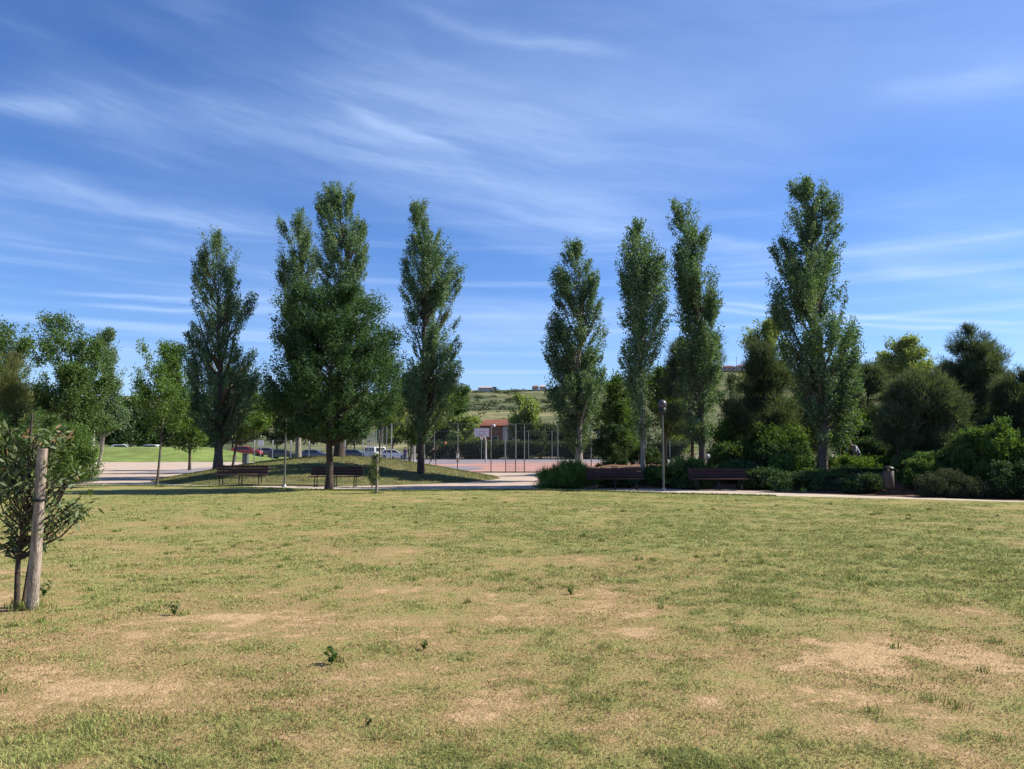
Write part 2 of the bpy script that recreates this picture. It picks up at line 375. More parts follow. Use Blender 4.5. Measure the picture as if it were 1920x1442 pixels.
# ------------------------------------------------------------------ setting
g = poly_obj('ground', [(-3500, -400), (3500, -400), (3500, 5200), (-3500, 5200)], -.05, soil_m)
edge_px = [(-900, 911), (-300, 911), (0, 912), (160, 911.5), (300, 912), (460, 915.5), (620, 920.5), (760, 922), (880, 920), (1000, 919.5), (1120, 922), (1250, 926.5), (1400, 930), (1560, 933), (1700, 936.5), (1909, 942), (2300, 953), (2800, 968)]
edge = [G(*e)[:2] for e in edge_px]
def edge_y(x):
    return np.interp(x, [e[0] for e in edge], [e[1] for e in edge])
nx, ny = 480, 560                                 # lawn sheet, finer towards the viewer
tq = np.linspace(-1, 1, nx); xs = 34*np.sign(tq)*np.abs(tq)**1.5; tt = np.concatenate([np.linspace(0, .24, 12, endpoint=False), .24+.76*np.linspace(0, 1, ny-12)**1.35])
EY = edge_y(xs) + .16*(fbm(xs, xs*0, 1.3, 4, 33)-.5)*2*.6
Xg = np.repeat(xs[None], ny, 0); Yg = -6 + (EY[None]+6)*tt[:, None]
gl = lawn_green(Xg, Yg)
Zg = .004 + .018*(fbm(Xg, Yg, 1.1, 3, 8)-.5)*np.clip((EY[None]-Yg)/2, 0, 1) + .012
Vg = np.stack([Xg.ravel(), Yg.ravel(), Zg.ravel()], 1); ii = np.arange(nx*ny).reshape(ny, nx)
Fg = np.stack([ii[:-1, :-1].ravel(), ii[:-1, 1:].ravel(), ii[1:, 1:].ravel(), ii[1:, :-1].ravel()], 1)
lawn = link('lawn', arr_mesh('lawn', Vg, Fg, {'green': gl.ravel()}, True), lawn_m); lawn['kind'] = 'structure'
# gravel path along the lawn edge
far = [(e[0], e[1] + float(np.interp(e[0], [9, 13, 16], [2.7, 1.6, .9]))) for e in edge]
poly_obj('path', [tuple(e) for e in edge] + far[::-1], -.006, gravel)
plaza = [(-120, 20), (-60, 25), (-22, 30), (60, 26), (60, 50.6), (-3, 50.6), (-7, 60), (-14, 66), (-22, 88), (-31, 90), (-120, 90)]
poly_obj('plaza', plaza, -.012, plaza_m)
poly_obj('court', [(-26, 51), (40, 51), (40, 108), (-26, 108)], -.008, court_grey)
poly_obj('court_paint', [(-9.5, 51.4), (28, 51.4), (28, 86), (-2.2, 86), (-6, 78), (-9.5, 78)], -.004, court_red)
cp = MB()
for (x0, y0, x1, y1) in ((-9, 52.2, 27, 52.3), (-9, 84, 27, 84.1), (-9, 68, 27, 68.1), (-9, 52.3, -8.9, 84), (26.9, 52.3, 27, 84), (-3.3, 78.5, 4.5, 78.6)):
    cp.box(((x0+x1)/2, (y0+y1)/2, .001), (x1-x0, y1-y0, .004))
o = cp.build('court_line', line_m); o['kind'] = 'structure'
key = poly_obj('court_key', [(-6.8, 55), (-3.0, 55), (-2.2, 62), (-4.2, 69), (-7.6, 69)], .000, court_grey)
poly_obj('car_park', [(-85, 104), (16, 104), (16, 128), (-85, 128)], -.03, asphalt)
grid_obj('grass_mound', -19.6, -.4, 33, 52.2, 90, 90, H_mound, mound_grass_m)
grid_obj('planting_bed', 1.6, 45.5, 22, 47.5, 180, 130, H_bed, mulch)
grid_obj('grass_bank', -95, -28, 87, 128, 120, 80, H_bank, bank_m)
def hill_material():
    m = bpy.data.materials.new('hill_scrubland'); m.use_nodes = True; t = m.node_tree; p = t.nodes['Principled BSDF']; p.inputs['Roughness'].default_value = 1
    p.inputs['Specular IOR Level'].default_value = 0
    g = t.nodes.new('ShaderNodeNewGeometry')
    def nz(s, d, off):
        mp = t.nodes.new('ShaderNodeMapping'); mp.inputs['Location'].default_value = (off, off, 0); mp.inputs['Scale'].default_value = (.55, 1, 1)
        t.links.new(g.outputs['Position'], mp.inputs[0])
        n = t.nodes.new('ShaderNodeTexNoise'); t.links.new(mp.outputs[0], n.inputs['Vector']); n.inputs['Scale'].default_value = s; n.inputs['Detail'].default_value = d; return n.outputs['Fac']
    r = t.nodes.new('ShaderNodeValToRGB'); t.links.new(nz(.028, 6, 3), r.inputs[0]); e = r.color_ramp.elements
    e[0].position = .40; e[0].color = (.075, .09, .055, 1); e[1].position = .72; e[1].color = (.25, .225, .13, 1)
    x = e.new(.55); x.color = (.135, .14, .08, 1)
    r2 = t.nodes.new('ShaderNodeValToRGB'); t.links.new(nz(.25, 4, 9), r2.inputs[0]); r2.color_ramp.elements[0].position = .35; r2.color_ramp.elements[0].color = (.55, .6, .55, 1)
    r2.color_ramp.elements[1].position = .6; r2.color_ramp.elements[1].color = (1.15, 1.15, 1.1, 1)
    mx = t.nodes.new('ShaderNodeMix'); mx.data_type = 'RGBA'; mx.blend_type = 'MULTIPLY'; mx.inputs[0].default_value = 1
    t.links.new(r.outputs[0], mx.inputs[6]); t.links.new(r2.outputs[0], mx.inputs[7]); t.links.new(mx.outputs[2], p.inputs['Base Color'])
    return m
grid_obj('hills', -900, 900, 190, 1300, 260, 200, H_hill, hill_material())

# ------------------------------------------------------------------ foliage engine
def unit(v): return v/np.maximum(np.linalg.norm(v, axis=1, keepdims=True), 1e-9)
def leaf_quads(pos, d, length, width, rng):
    """pos (n,3) leaf base, d (n,3) direction; diamond leaves lying in a random plane through d"""
    n = len(pos); r = rng.normal(size=(n, 3)); s = unit(np.cross(d, r)); L = length[:, None]; W = width[:, None]*.5
    nn = np.cross(d, s)
    m = pos + d*L*.45 + nn*L*.06
    V = np.stack([pos, m + s*W, pos + d*L, m - s*W], 1).reshape(-1, 3)
    return V, np.arange(4*n).reshape(n, 4)
def needle_tris(pos, d, length, width, rng):
    n = len(pos); s = unit(np.cross(d, rng.normal(size=(n, 3))))*width[:, None]*.5
    V = np.stack([pos - s, pos + s, pos + d*length[:, None]], 1).reshape(-1, 3)
    return V, np.arange(3*n).reshape(n, 3)
def envelope(prof, Y):
    zs, xl, xr = [], [], []
    for v, l, r in prof:
        a, b = P(l, v, Y), P(r, v, Y); zs.append(a[2]); xl.append(a[0]); xr.append(b[0])
    o = np.argsort(zs); return np.array(zs)[o], np.array(xl)[o], np.array(xr)[o]
def plant(name, label, cat, group, Y, prof, lm, base_u=None, n=200, lpc=70, leaf=.085, lw=.6, cr=.28, elong=1.6, up=.6, style='leaf', seed=1,
          trunk_r=.12, bk=bark, limbs=40, gap=.0, gaps=1.3, steep=1.3, core=.55, depth=.9, lean=0.0, trunk_top=None, fork=None, part='crown', accent_top=False, droop=0.0, shell=.62, bough=None, bz=.85, nbough=None, mixb=.75):
    rng = np.random.default_rng(seed); zs, xl, xr = envelope(prof, Y); n = int(n*1.3)
    u0 = base_u if base_u is not None else None
    x0 = P(u0, HORIZ, Y)[0] if u0 is not None else float(np.interp(zs[0], zs, (xl+xr)/2))
    zb = ground_z(x0, Y)
    root = empty(name, (x0, Y, zb), 0, label, cat, group)
    top = zs[-1]; zlo = zs[0]
    zz = np.linspace(zlo, top, 200); cx = np.interp(zz, zs, (xl+xr)/2); rr = np.maximum(np.interp(zz, zs, (xr-xl)/2), .03)
    k = cr*.22; re = np.maximum(rr-k, rr*.5)
    wgt = re**1.2 + .02; wgt /= wgt.sum()
    pts = []; ph = rng.uniform(0, 6.28, (6,)); kd = rng.normal(size=(6, 3))*gaps
    while len(pts) < n:
        m = n*2; iz = rng.choice(200, m, p=wgt); z = zz[iz] + rng.normal(0, (top-zlo)/300, m)
        a = rng.uniform(0, 2*PI, m); q = rng.uniform(0, 1, m)**shell; q = q*np.where(rng.uniform(0, 1, m) < .12, 1.16, 1.0)
        x = cx[iz] + q*re[iz]*np.cos(a); y = q*re[iz]*np.sin(a)*depth
        p = np.stack([x, y, z], 1); nv = np.sin(p @ kd.T + ph).sum(1)/6
        keep = nv > (-1 + gap*1.0) if gap else np.ones(m, bool)
        pts += list(p[keep])
    T = np.array(pts[:n])
    Rb = bough if bough is not None else .34*float(rr.max())
    nb = nbough or max(7, int(n/13)); Cn = T[:nb]; ci = rng.integers(0, nb, n-nb)
    off = unit(rng.normal(size=(n-nb, 3)) + np.array([0, 0, .35]))*(rng.uniform(.25, 1, (n-nb, 1))**.5)*Rb*rng.uniform(.55, 1.25, nb)[ci][:, None]; off[:, 2] *= bz
    mixk = rng.uniform(0, 1, n-nb) < mixb
    T[nb:] = np.where(mixk[:, None], Cn[ci] + off, T[nb:])
    T[:, 2] = np.clip(T[:, 2], zlo + rng.uniform(0, .1, n)*(top-zlo)*.5, max(zlo+.05, top - cr*min(elong, 3)*.62) if style == 'leaf' else top)
    ce = np.interp(T[:, 2], zz, cx); rl = np.interp(T[:, 2], zz, rr)*rng.uniform(.92, 1.10, n); dx_ = T[:, 0]-ce; dl = np.hypot(dx_, T[:, 1]/max(depth, .1))
    sc_ = np.minimum(1, rl/np.maximum(dl, 1e-6)); T[:, 0] = ce + dx_*sc_; T[:, 1] *= sc_
    # trunk line
    def axis(z):
        c = np.interp(z, zz, cx); f = np.clip((z-zb)/max(top-zb, .1), 0, 1)
        return x0 + (c-x0)*np.minimum(1, f*1.25)**1.2
    tt_ = trunk_top if trunk_top is not None else .93
    zt = zb + (top-zb)*tt_
    mb = MB(); Z = np.linspace(zb-.15, zt, 14)
    wob = np.cumsum(rng.normal(0, .012*(top-zb)/8, (14, 2)), 0); wob[0] = 0
    ax = lambda z: np.array([axis(z)+np.interp(z, Z, wob[:, 0])-x0, np.interp(z, Z, wob[:, 1]), z-zb])
    rad = lambda z: max(.012, trunk_r*(1-np.clip((z-zb)/max(zt-zb, .1), 0, 1))**.8)
    rads = [rad(z) for z in Z]; rads[0] *= 1.35; rads[1] *= 1.03
    mb.tube([ax(z) for z in Z], rads, 9)
    if fork:
        for (du, zf, r2) in fork:
            a0 = ax(zb+.05); mb.tube([a0+np.array([du*.3, .05, -.1]), a0+np.array([du*.8, .1, (zf-zb)*.4]), a0+np.array([du, .12, zf-zb])], [r2, r2*.8, r2*.4], 7)
    # per-tip branch
    rad_d = np.hypot(T[:, 0]-np.array([axis(z) for z in T[:, 2]]), T[:, 1])
    lo_ = zb + (zlo-zb)*.8 + .02 + rng.exponential(.10*(top-zlo), n); za = np.clip(np.maximum(T[:, 2] - rad_d*steep*rng.uniform(.6, 1.15, n) - .15, np.minimum(lo_, T[:, 2]-.05)), zb + (zlo-zb)*.7, zt)
    A = np.array([ax(z) for z in za]); A[:, 2] += zb; A[:, 0] += x0
    D = unit(T-A + np.array([0, 0, .25]))
    sel = rng.permutation(n)[:limbs]
    for i in sel:
        p0 = A[i].copy(); p3 = T[i]; mid = (p0+p3)/2; mid[2] -= .12*np.linalg.norm(p3-p0)*(1 if steep > .6 else 0); mid += rng.normal(0, .04, 3)
        off = np.array([x0, 0, zb]); r0 = min(rad(za[i])*.55, .018*(1+np.linalg.norm(p3-p0)*1.4)*max(1, trunk_r/.12))
        mb.tube([p0-off, mid-off, p3-off], [r0, r0*.7, .006], 5, caps=False)
    tk = mb.build('trunk', bk, root)
    # leaves
    nl = rng.poisson(lpc, n); idx = np.repeat(np.arange(n), nl); m = len(idx)
    t = rng.uniform(-1, 1, m)
    sz = rng.uniform(.55, 1.45, n)[idx]
    g_ = unit(rng.normal(size=(m, 3)))*(rng.uniform(0, 1, (m, 1))**.5)*cr*sz[:, None]
    pos = T[idx] + D[idx]*(t*cr*elong*sz)[:, None]*np.sqrt(np.clip(1-(np.linalg.norm(g_, axis=1)/(cr*1.35))**2, .05, 1))[:, None]*.9 + g_
    pos[:, 2] = np.maximum(pos[:, 2], zb+.02)
    loc = pos - np.array([x0, 0, zb])
    crnd = rng.uniform(0, 1, n)[idx]
    rnd = np.clip(.45*crnd + .55*rng.uniform(0, 1, m), 0, .84)
    acc = rng.uniform(0, 1, m) < .04; rnd[acc] = .97
    if accent_top:
        f = np.clip((pos[:, 2]-(zlo+(top-zlo)*.55))/((top-zlo)*.35), 0, 1); a2 = rng.uniform(0, 1, m) < f*.25; rnd[a2] = rng.uniform(.88, 1, a2.sum())
    if style == 'needle':
        d = unit(D[idx]*.4 + g_/cr*.7 + np.array([0, 0, up]) + rng.normal(size=(m, 3))*.55)
        V, Fc = needle_tris(loc, d, leaf*rng.uniform(.6, 1.3, m), leaf*lw*rng.uniform(.7, 1.3, m), rng); kk = 3
    else:
        d = unit(rng.normal(size=(m, 3)) + D[idx]*.5 + np.array([0, 0, up-droop]))
        V, Fc = leaf_quads(loc, d, leaf*rng.uniform(.65, 1.35, m), leaf*lw*rng.uniform(.8, 1.2, m), rng); kk = 4
    me = arr_mesh(part, V, Fc, {'rnd': np.repeat(rnd, kk)})
    link(part, me, LM[lm], root)
    return root
Gp = 'tall poplars in front of the court'
def poplar(label, u, Y, prof, seed, n=300, lpc=85, gap=.72, tr=.15, bk=bark, **k):
    n = int(n*1.12); lpc = int(lpc*1.22); nbk = int(n/9); k = {**k, 'nbough': nbk}; gap = gap-.05
    k = {**dict(leaf=.086, lw=.75, cr=.19, elong=3.0, up=.5, limbs=110, steep=1.8, gaps=3.4, shell=.5, bough=.40, bz=2.4, mixb=.7), **k}
    return plant('poplar_tree', label, 'tree', Gp, Y, prof, 'poplar', u, n, lpc, trunk_r=tr, bk=bk, seed=seed, gap=gap, **k)
poplar('loose-crowned poplar left of the broad ash, its bare upper limbs showing through', 410, 41,
       [(438, 382, 410), (450, 379, 416), (475, 375, 447), (497, 368, 445), (525, 357, 442), (550, 356, 467), (570, 348, 471), (597, 342, 471), (639, 338, 474), (680, 341, 475), (730, 347, 478), (780, 358, 470), (815, 385, 440), (835, 398, 424)], 11, n=460, gap=.6, tr=.23, bk=bark)
poplar('narrow poplar rising at the left behind the broad ash', 560, 44,
       [(392, 564, 576), (420, 530, 584), (450, 526, 592), (500, 521, 600), (540, 521, 606), (600, 527, 612), (680, 530, 612), (760, 535, 605), (800, 545, 590)], 12, n=300, gap=.78, tr=.16, bk=bark_pale)
poplar('tallest poplar of the left half, with a split top behind the broad ash', 636, 41.5,
       [(345, 625, 638), (365, 606, 664), (390, 593, 672), (420, 591, 679), (450, 596, 688), (500, 600, 692), (540, 605, 690), (600, 610, 703), (680, 612, 702), (760, 610, 690), (810, 615, 670)], 13, n=520, gap=.5, tr=.26, bk=bark_dark)
poplar('dense leaning poplar on the right shoulder of the grass mound', 790, 37.6,
       [(381, 775, 788), (407, 770, 802), (436, 772, 812), (462, 763, 842), (499, 759, 860), (535, 754, 865), (565, 753, 858), (627, 752, 861), (664, 748, 863), (701, 748, 864), (738, 751, 860), (774, 765, 846), (811, 779, 808), (830, 784, 800)], 14, n=460, gap=.55, tr=.16, bk=bark_dark)
poplar('dense dark poplar directly right of the basketball court, growing out of a green clump', 1085, 38,
       [(454, 1069, 1079), (469, 1065, 1098), (495, 1052, 1105), (528, 1041, 1125), (561, 1043, 1128), (590, 1048, 1126), (627, 1038, 1145), (657, 1030, 1143), (682, 1032, 1122), (719, 1028, 1144), (756, 1032, 1140), (793, 1044, 1117), (829, 1062, 1102), (850, 1070, 1098)], 15, n=460, gap=.5, tr=.21, bk=bark_pale)
poplar('slender see-through poplar left of the park lamp', 1207, 32,
       [(410, 1192, 1208), (425, 1185, 1220), (443, 1163, 1222), (480, 1160, 1236), (517, 1163, 1248), (554, 1165, 1247), (609, 1166, 1252), (646, 1166, 1250), (682, 1163, 1236), (710, 1172, 1224), (774, 1190, 1224), (820, 1196, 1220)], 16, n=330, lpc=62, gap=.8, tr=.11, bk=bark_pale)
poplar('crooked-topped poplar right of the park lamp, a pine close behind it', 1315, 34,
       [(376, 1268, 1290), (392, 1260, 1303), (425, 1250, 1314), (444, 1262, 1336), (462, 1264, 1328), (488, 1256, 1328), (517, 1262, 1338), (539, 1268, 1349), (576, 1277, 1347), (609, 1268, 1342), (649, 1272, 1358), (701, 1272, 1356), (756, 1278, 1352), (793, 1285, 1334), (825, 1297, 1326)], 17, n=400, lpc=75, gap=.76, tr=.16, bk=bark)
poplar('tallest poplar of all, rising over the bright hedge in the right half', 1540, 32,
       [(337, 1504, 1527), (362, 1479, 1538), (391, 1481, 1563), (424, 1480, 1574), (457, 1478, 1571), (474, 1450, 1582), (507, 1464, 1583), (553, 1448, 1588), (578, 1453, 1592), (611, 1453, 1588), (628, 1460, 1614), (653, 1466, 1615), (694, 1484, 1607), (736, 1491, 1603), (778, 1500, 1605), (807, 1518, 1596), (832, 1526, 1580)], 18, n=560, lpc=80, gap=.74, tr=.20, bk=bark)
# broad ash in the middle left
plant('ash_tree', 'broad dark green ash with a dome crown at the lawn edge', 'tree', None, 29.3,
      [(541, 598, 672), (548, 558, 698), (560, 534, 708), (595, 522, 714), (635, 516, 738), (672, 506, 745), (700, 494, 748), (750, 492, 746), (772, 498, 730), (792, 508, 706), (808, 520, 694), (820, 550, 680)], 'ash', 618, n=760, lpc=105,
      leaf=.10, lw=.42, cr=.27, elong=1.3, up=.0, seed=21, trunk_r=.15, bk=bark_dark, limbs=60, steep=.9, gap=.5, gaps=1.7, shell=.42, depth=.7, bough=.55, nbough=85, mixb=.6)
plant('leafy_tree', 'leafy tree showing at the right side of the broad ash crown', 'tree', None, 53,
      [(622, 700, 742), (660, 690, 745), (700, 690, 748), (760, 700, 750), (800, 700, 745)], 'mid', 712, n=120, lpc=70, leaf=.14, lw=.5, cr=.36, seed=22, trunk_r=.08, limbs=16, steep=.8)
# saplings left of the mound
plant('young_tree', 'thin young tree on the lawn edge, far left of the benches', 'tree', 'young trees around the plaza', 32,
      [(645, 262, 276), (665, 256, 292), (690, 252, 300), (730, 250, 342), (770, 256, 346), (800, 268, 342), (830, 282, 325)], 'green', 297, n=150, lpc=42, leaf=.10, lw=.5, cr=.22, seed=31, trunk_r=.055, limbs=40, steep=1.2, gap=.72, gaps=1.9)
plant('young_tree', 'bright green tree standing out on the pinkish paving', 'tree', 'young trees around the plaza', 56,
      [(645, 312, 330), (660, 302, 342), (700, 300, 352), (740, 318, 372), (780, 322, 388), (820, 328, 392), (842, 340, 372)], 'green', 357, n=240, lpc=60, leaf=.16, lw=.6, cr=.38, seed=32, trunk_r=.10, bk=bark_dark, limbs=40, steep=1.1, gap=.45)
plant('young_tree', 'low bright tree just right of the loose-crowned poplar', 'tree', 'young trees around the plaza', 50,
      [(690, 425, 445), (710, 410, 470), (740, 420, 488), (775, 412, 500), (800, 415, 503), (822, 430, 498)], 'green', 436, n=210, lpc=55, leaf=.14, lw=.6, cr=.32, seed=33, trunk_r=.09, bk=bark_dark, limbs=40, steep=.9, gap=.5)
plant('young_tree', 'lean tree on the mound just left of the leaning poplar', 'tree', 'young trees around the plaza', 47,
      [(680, 760, 800), (720, 745, 830), (760, 735, 860), (800, 745, 850), (826, 762, 812)], 'mid', 770, n=170, lpc=55, leaf=.12, lw=.6, cr=.32, seed=34, trunk_r=.10, bk=bark_pale, limbs=40, steep=1.2, gap=.5, fork=[(-.22, 3.4, .05)])
plant('staked_sapling', 'tiny leafy sapling tied to a stake in front of the second bench', 'tree', None, 27.2,
      [(853, 700, 716), (862, 696, 722), (880, 692, 724), (895, 690, 720), (908, 694, 716)], 'young', 706, n=46, lpc=42, leaf=.065, lw=.45, cr=.10, elong=1.3, seed=35, trunk_r=.03, bk=bark_pale, limbs=22, steep=.8)
sk = MB(); p0 = P(707, 925, 27.1); sk.tube([(p0[0], 27.1, 0), (p0[0]-.01, 27.1, 1.32)], .035, 8)
tag(sk.build('wooden_stake', wood_post), 'pale round stake holding up the tiny sapling by the second bench', 'stake')
# far left group
plant('broadleaf_tree', 'dark broadleaf tree cut off by the left frame edge, above the yellow pine', 'tree', 'trees behind the paving on the left', 52,
      [(608, 5, 20), (620, -10, 48), (650, -40, 68), (690, -60, 75), (750, -60, 80), (800, -60, 70)], 'mid', 10, n=230, lpc=70, leaf=.15, cr=.42, seed=41, trunk_r=.15, gap=.3)
plant('pine_tree', 'yellow-green pine at the extreme left behind the foreground sapling', 'tree', None, 40,
      [(668, 2, 22), (690, -14, 40), (730, -30, 52), (780, -40, 62), (840, -40, 70)], 'olive', 8, n=260, lpc=60, leaf=.26, lw=.10, cr=.32, seed=42, style='needle', up=.8, trunk_r=.12)
plant('broadleaf_tree', 'large rounded tree with jagged top in the left group', 'tree', 'trees behind the paving on the left', 48,
      [(592, 92, 102), (605, 82, 128), (625, 75, 165), (660, 72, 188), (700, 70, 200), (750, 68, 205), (800, 68, 200), (830, 75, 180)], 'mid', 130, n=420, lpc=80, leaf=.14, cr=.36, seed=43, trunk_r=.17, gap=.35, gaps=1.0)
plant('broadleaf_tree', 'slim tree with a pale crown edge at the right end of the left group', 'tree', 'trees behind the paving on the left', 62,
      [(622, 190, 212), (640, 182, 216), (670, 185, 224), (710, 195, 230), (750, 185, 226), (780, 190, 235), (810, 185, 240)], 'poplar', 187, n=190, lpc=60, leaf=.16, cr=.38, seed=44, trunk_r=.14, bk=bark_pale, gap=.4)
plant('plum_tree', 'small dark purple-leaved tree beside the thin lamp pole', 'tree', None, 72,
      [(752, 178, 196), (770, 172, 202), (790, 172, 204), (806, 178, 200)], 'plum', 188, n=60, lpc=60, leaf=.14, cr=.32, seed=45, trunk_r=.07)
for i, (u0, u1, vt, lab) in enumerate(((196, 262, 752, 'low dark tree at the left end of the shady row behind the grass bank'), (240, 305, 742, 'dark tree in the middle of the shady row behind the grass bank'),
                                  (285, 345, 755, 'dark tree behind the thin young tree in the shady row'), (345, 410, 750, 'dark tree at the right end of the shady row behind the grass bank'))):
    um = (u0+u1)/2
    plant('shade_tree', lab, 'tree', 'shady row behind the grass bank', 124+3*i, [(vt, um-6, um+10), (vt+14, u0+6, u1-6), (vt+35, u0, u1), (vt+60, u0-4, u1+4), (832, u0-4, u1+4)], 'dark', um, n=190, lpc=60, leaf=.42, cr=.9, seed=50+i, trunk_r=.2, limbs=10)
# shrubs at the left, behind the foreground sapling
for i, (u, Y, prof, lm, lab) in enumerate((
    (138, 36, [(800, 128, 150), (815, 112, 165), (840, 104, 174), (870, 104, 178), (900, 110, 176), (906, 112, 170)], 'green', 'bright green shrub at the corner of the paving'),
    (70, 37, [(770, 60, 90), (790, 40, 112), (830, 30, 122), (870, 28, 124), (905, 32, 120)], 'mid', 'tall shrub behind the foreground post'),
    (-5, 38, [(775, -15, 20), (800, -50, 38), (850, -60, 45), (905, -60, 42)], 'mid', 'shrub cut off by the left edge of the view'))):
    plant('shrub', lab, 'shrub', 'shrubs at the corner of the paving', Y, prof, lm, u, n=210, lpc=70, leaf=.085, cr=.24, seed=60+i, trunk_r=.04, limbs=10, steep=.6)
# right-hand woodland
Gr = 'pines in the right-hand grove'
def pine(label, u, Y, prof, seed, n=330, lpc=95, lm='pine', **k):
    n = int(n*1.25)
    k = {**dict(leaf=.26, lw=.10, cr=.27, elong=1.15, up=.5, steep=.45, gap=.6, gaps=2.0, shell=.5, mixb=.85), **k}
    return plant('pine_tree', label, 'tree', Gr, Y, prof, lm, u, n, lpc, seed=seed, style='needle', trunk_r=.13, bk=bark_dark, limbs=30, **k)
pine('dark pine tucked behind the crooked-topped poplar', 1300, 49, [(628, 1332, 1342), (642, 1270, 1350), (655, 1250, 1357), (690, 1252, 1350), (740, 1235, 1345), (790, 1240, 1338), (818, 1262, 1325)], 71)
pine('feathery dark pine between the crooked-topped poplar and the tallest poplar', 1432, 37, [(648, 1422, 1446), (670, 1402, 1470), (700, 1388, 1486), (740, 1374, 1492), (790, 1370, 1494), (840, 1378, 1490), (868, 1390, 1480)], 72, n=420)
pine('brown-tipped pine just right of the tallest poplar', 1628, 39, [(690, 1590, 1650), (705, 1575, 1672), (740, 1568, 1690), (790, 1570, 1690), (840, 1580, 1680), (862, 1600, 1660)], 73, n=380)
pine('rounded dark pine standing over the litter bin', 1672, 30, [(712, 1690, 1745), (730, 1668, 1776), (760, 1658, 1792), (795, 1654, 1798), (825, 1658, 1797), (848, 1690, 1770)], 74, n=460)
pine('tall feathery pine at the right with a spiky crown against the sky', 1822, 38, [(618, 1808, 1822), (632, 1795, 1838), (650, 1782, 1862), (680, 1773, 1880), (710, 1768, 1884), (760, 1760, 1890), (820, 1770, 1890), (860, 1780, 1880)], 75, n=520, gap=.45)
pine('small pine between the rounded pine and the tall feathery pine', 1770, 55, [(688, 1758, 1770), (705, 1745, 1788), (740, 1738, 1800), (800, 1740, 1800)], 76, n=170)
pine('pine cut off by the right edge of the view', 1915, 33, [(695, 1900, 1915), (715, 1878, 1950), (760, 1862, 1970), (820, 1862, 1970), (860, 1870, 1960)], 77, n=330)
pine('dark pine filling the gap behind the tallest poplar trunk', 1545, 44, [(700, 1500, 1590), (740, 1480, 1610), (800, 1480, 1610), (850, 1490, 1600)], 78, n=330)
pine('first pine of the grove outside the right edge, nearest the lawn', 2080, 28.5, [(600, 2060, 2100), (660, 2010, 2150), (740, 1985, 2190), (830, 1985, 2190), (880, 2000, 2170)], 79, n=330)
pine('second pine of the grove outside the right edge, behind the first', 2190, 32.5, [(600, 2170, 2210), (660, 2110, 2250), (740, 2085, 2290), (830, 2085, 2290), (880, 2100, 2270)], 80, n=330)
def tree(label, u, Y, prof, lm, seed, n=220, lpc=70, group='broadleaf trees in the right-hand grove', name='broadleaf_tree', **k):
    k = {**dict(leaf=.15, cr=.36, trunk_r=.13, gap=.4, limbs=30, steep=1.0), **k}
    return plant(name, label, 'tree', group, Y, prof, lm, u, n, lpc, seed=seed, **k)
tree('pale green tree peeking out left of the tallest poplar', 1428, 56, [(606, 1415, 1440), (622, 1402, 1462), (650, 1396, 1476), (690, 1396, 1480), (730, 1400, 1480)], 'lime', 81)
tree('sunlit plane tree above the grove, between two pines', 1690, 58, [(632, 1676, 1688), (640, 1668, 1712), (655, 1660, 1720), (680, 1648, 1735), (700, 1642, 1746), (730, 1645, 1740), (780, 1660, 1730)], 'lime', 83, n=460, gap=.2)
tree('bushy tree between the dense dark poplar and the slender poplar', 1158, 46, [(700, 1130, 1160), (740, 1125, 1190), (780, 1122, 1198), (820, 1118, 1200), (860, 1122, 1195)], 'mid', 83, n=260, leaf=.12, cr=.30)
tree('leafy tree behind the park lamp', 1248, 54, [(690, 1225, 1260), (720, 1200, 1290), (760, 1195, 1300), (800, 1205, 1290), (820, 1215, 1280)], 'mid', 84, n=260)
tree('bright sprouting tree at the foot of the tallest poplar', 1572, 33.5, [(690, 1560, 1590), (720, 1552, 1600), (770, 1550, 1606), (820, 1555, 1608), (840, 1565, 1600)], 'green', 85, n=110, lpc=55, leaf=.12, cr=.26, trunk_r=.05)
tree('yellow-green bush tree right of the crooked-topped poplar', 1362, 37, [(792, 1348, 1368), (815, 1335, 1380), (845, 1330, 1392), (880, 1332, 1395)], 'green', 86, n=170, lpc=60, leaf=.10, cr=.26, trunk_r=.05)
tree('dark laurel between two pines over the bright hedge', 1455, 35.5, [(800, 1420, 1480), (830, 1400, 1510), (865, 1395, 1520), (880, 1400, 1510)], 'mid', 87, n=230, lpc=60, leaf=.11, cr=.28, trunk_r=.06)
tree('dark bush tree beneath the brown-tipped pine', 1625, 37, [(790, 1590, 1660), (820, 1575, 1670), (850, 1570, 1672), (870, 1575, 1670)], 'dark', 88, n=230, lpc=60, leaf=.11, cr=.28, trunk_r=.06)
# shrubs of the planting bed
Gs = 'shrubs in the planting bed'
def shrub(label, Y, prof, lm, seed, n=130, lpc=70, name='shrub', **k):
    k = {**dict(leaf=.075, cr=.17, trunk_r=.03, limbs=8, steep=.5, gap=.2, elong=1.2, up=.4), **k}
    return plant(name, label, 'shrub', Gs, Y, prof, lm, None, n, lpc, seed=seed, **k)
shrub('low clump of green strappy leaves at the corner of the planting bed', 31.2, [(878, 1050, 1085), (888, 1030, 1105), (900, 1010, 1110), (912, 1003, 1112), (918, 1005, 1108)], 'green', 91, n=190, style='needle', leaf=.32, lw=.11, up=1.0, cr=.14, lpc=48)
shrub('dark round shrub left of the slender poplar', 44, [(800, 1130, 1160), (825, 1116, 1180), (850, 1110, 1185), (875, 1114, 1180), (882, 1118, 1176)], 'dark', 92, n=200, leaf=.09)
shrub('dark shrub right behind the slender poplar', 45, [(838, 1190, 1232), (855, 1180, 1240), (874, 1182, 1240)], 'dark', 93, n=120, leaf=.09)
shrub('low sunlit shrub at the foot of the park lamp', 31.5, [(862, 1262, 1310), (876, 1235, 1330), (895, 1215, 1335), (912, 1215, 1330)], 'green', 94, n=190)
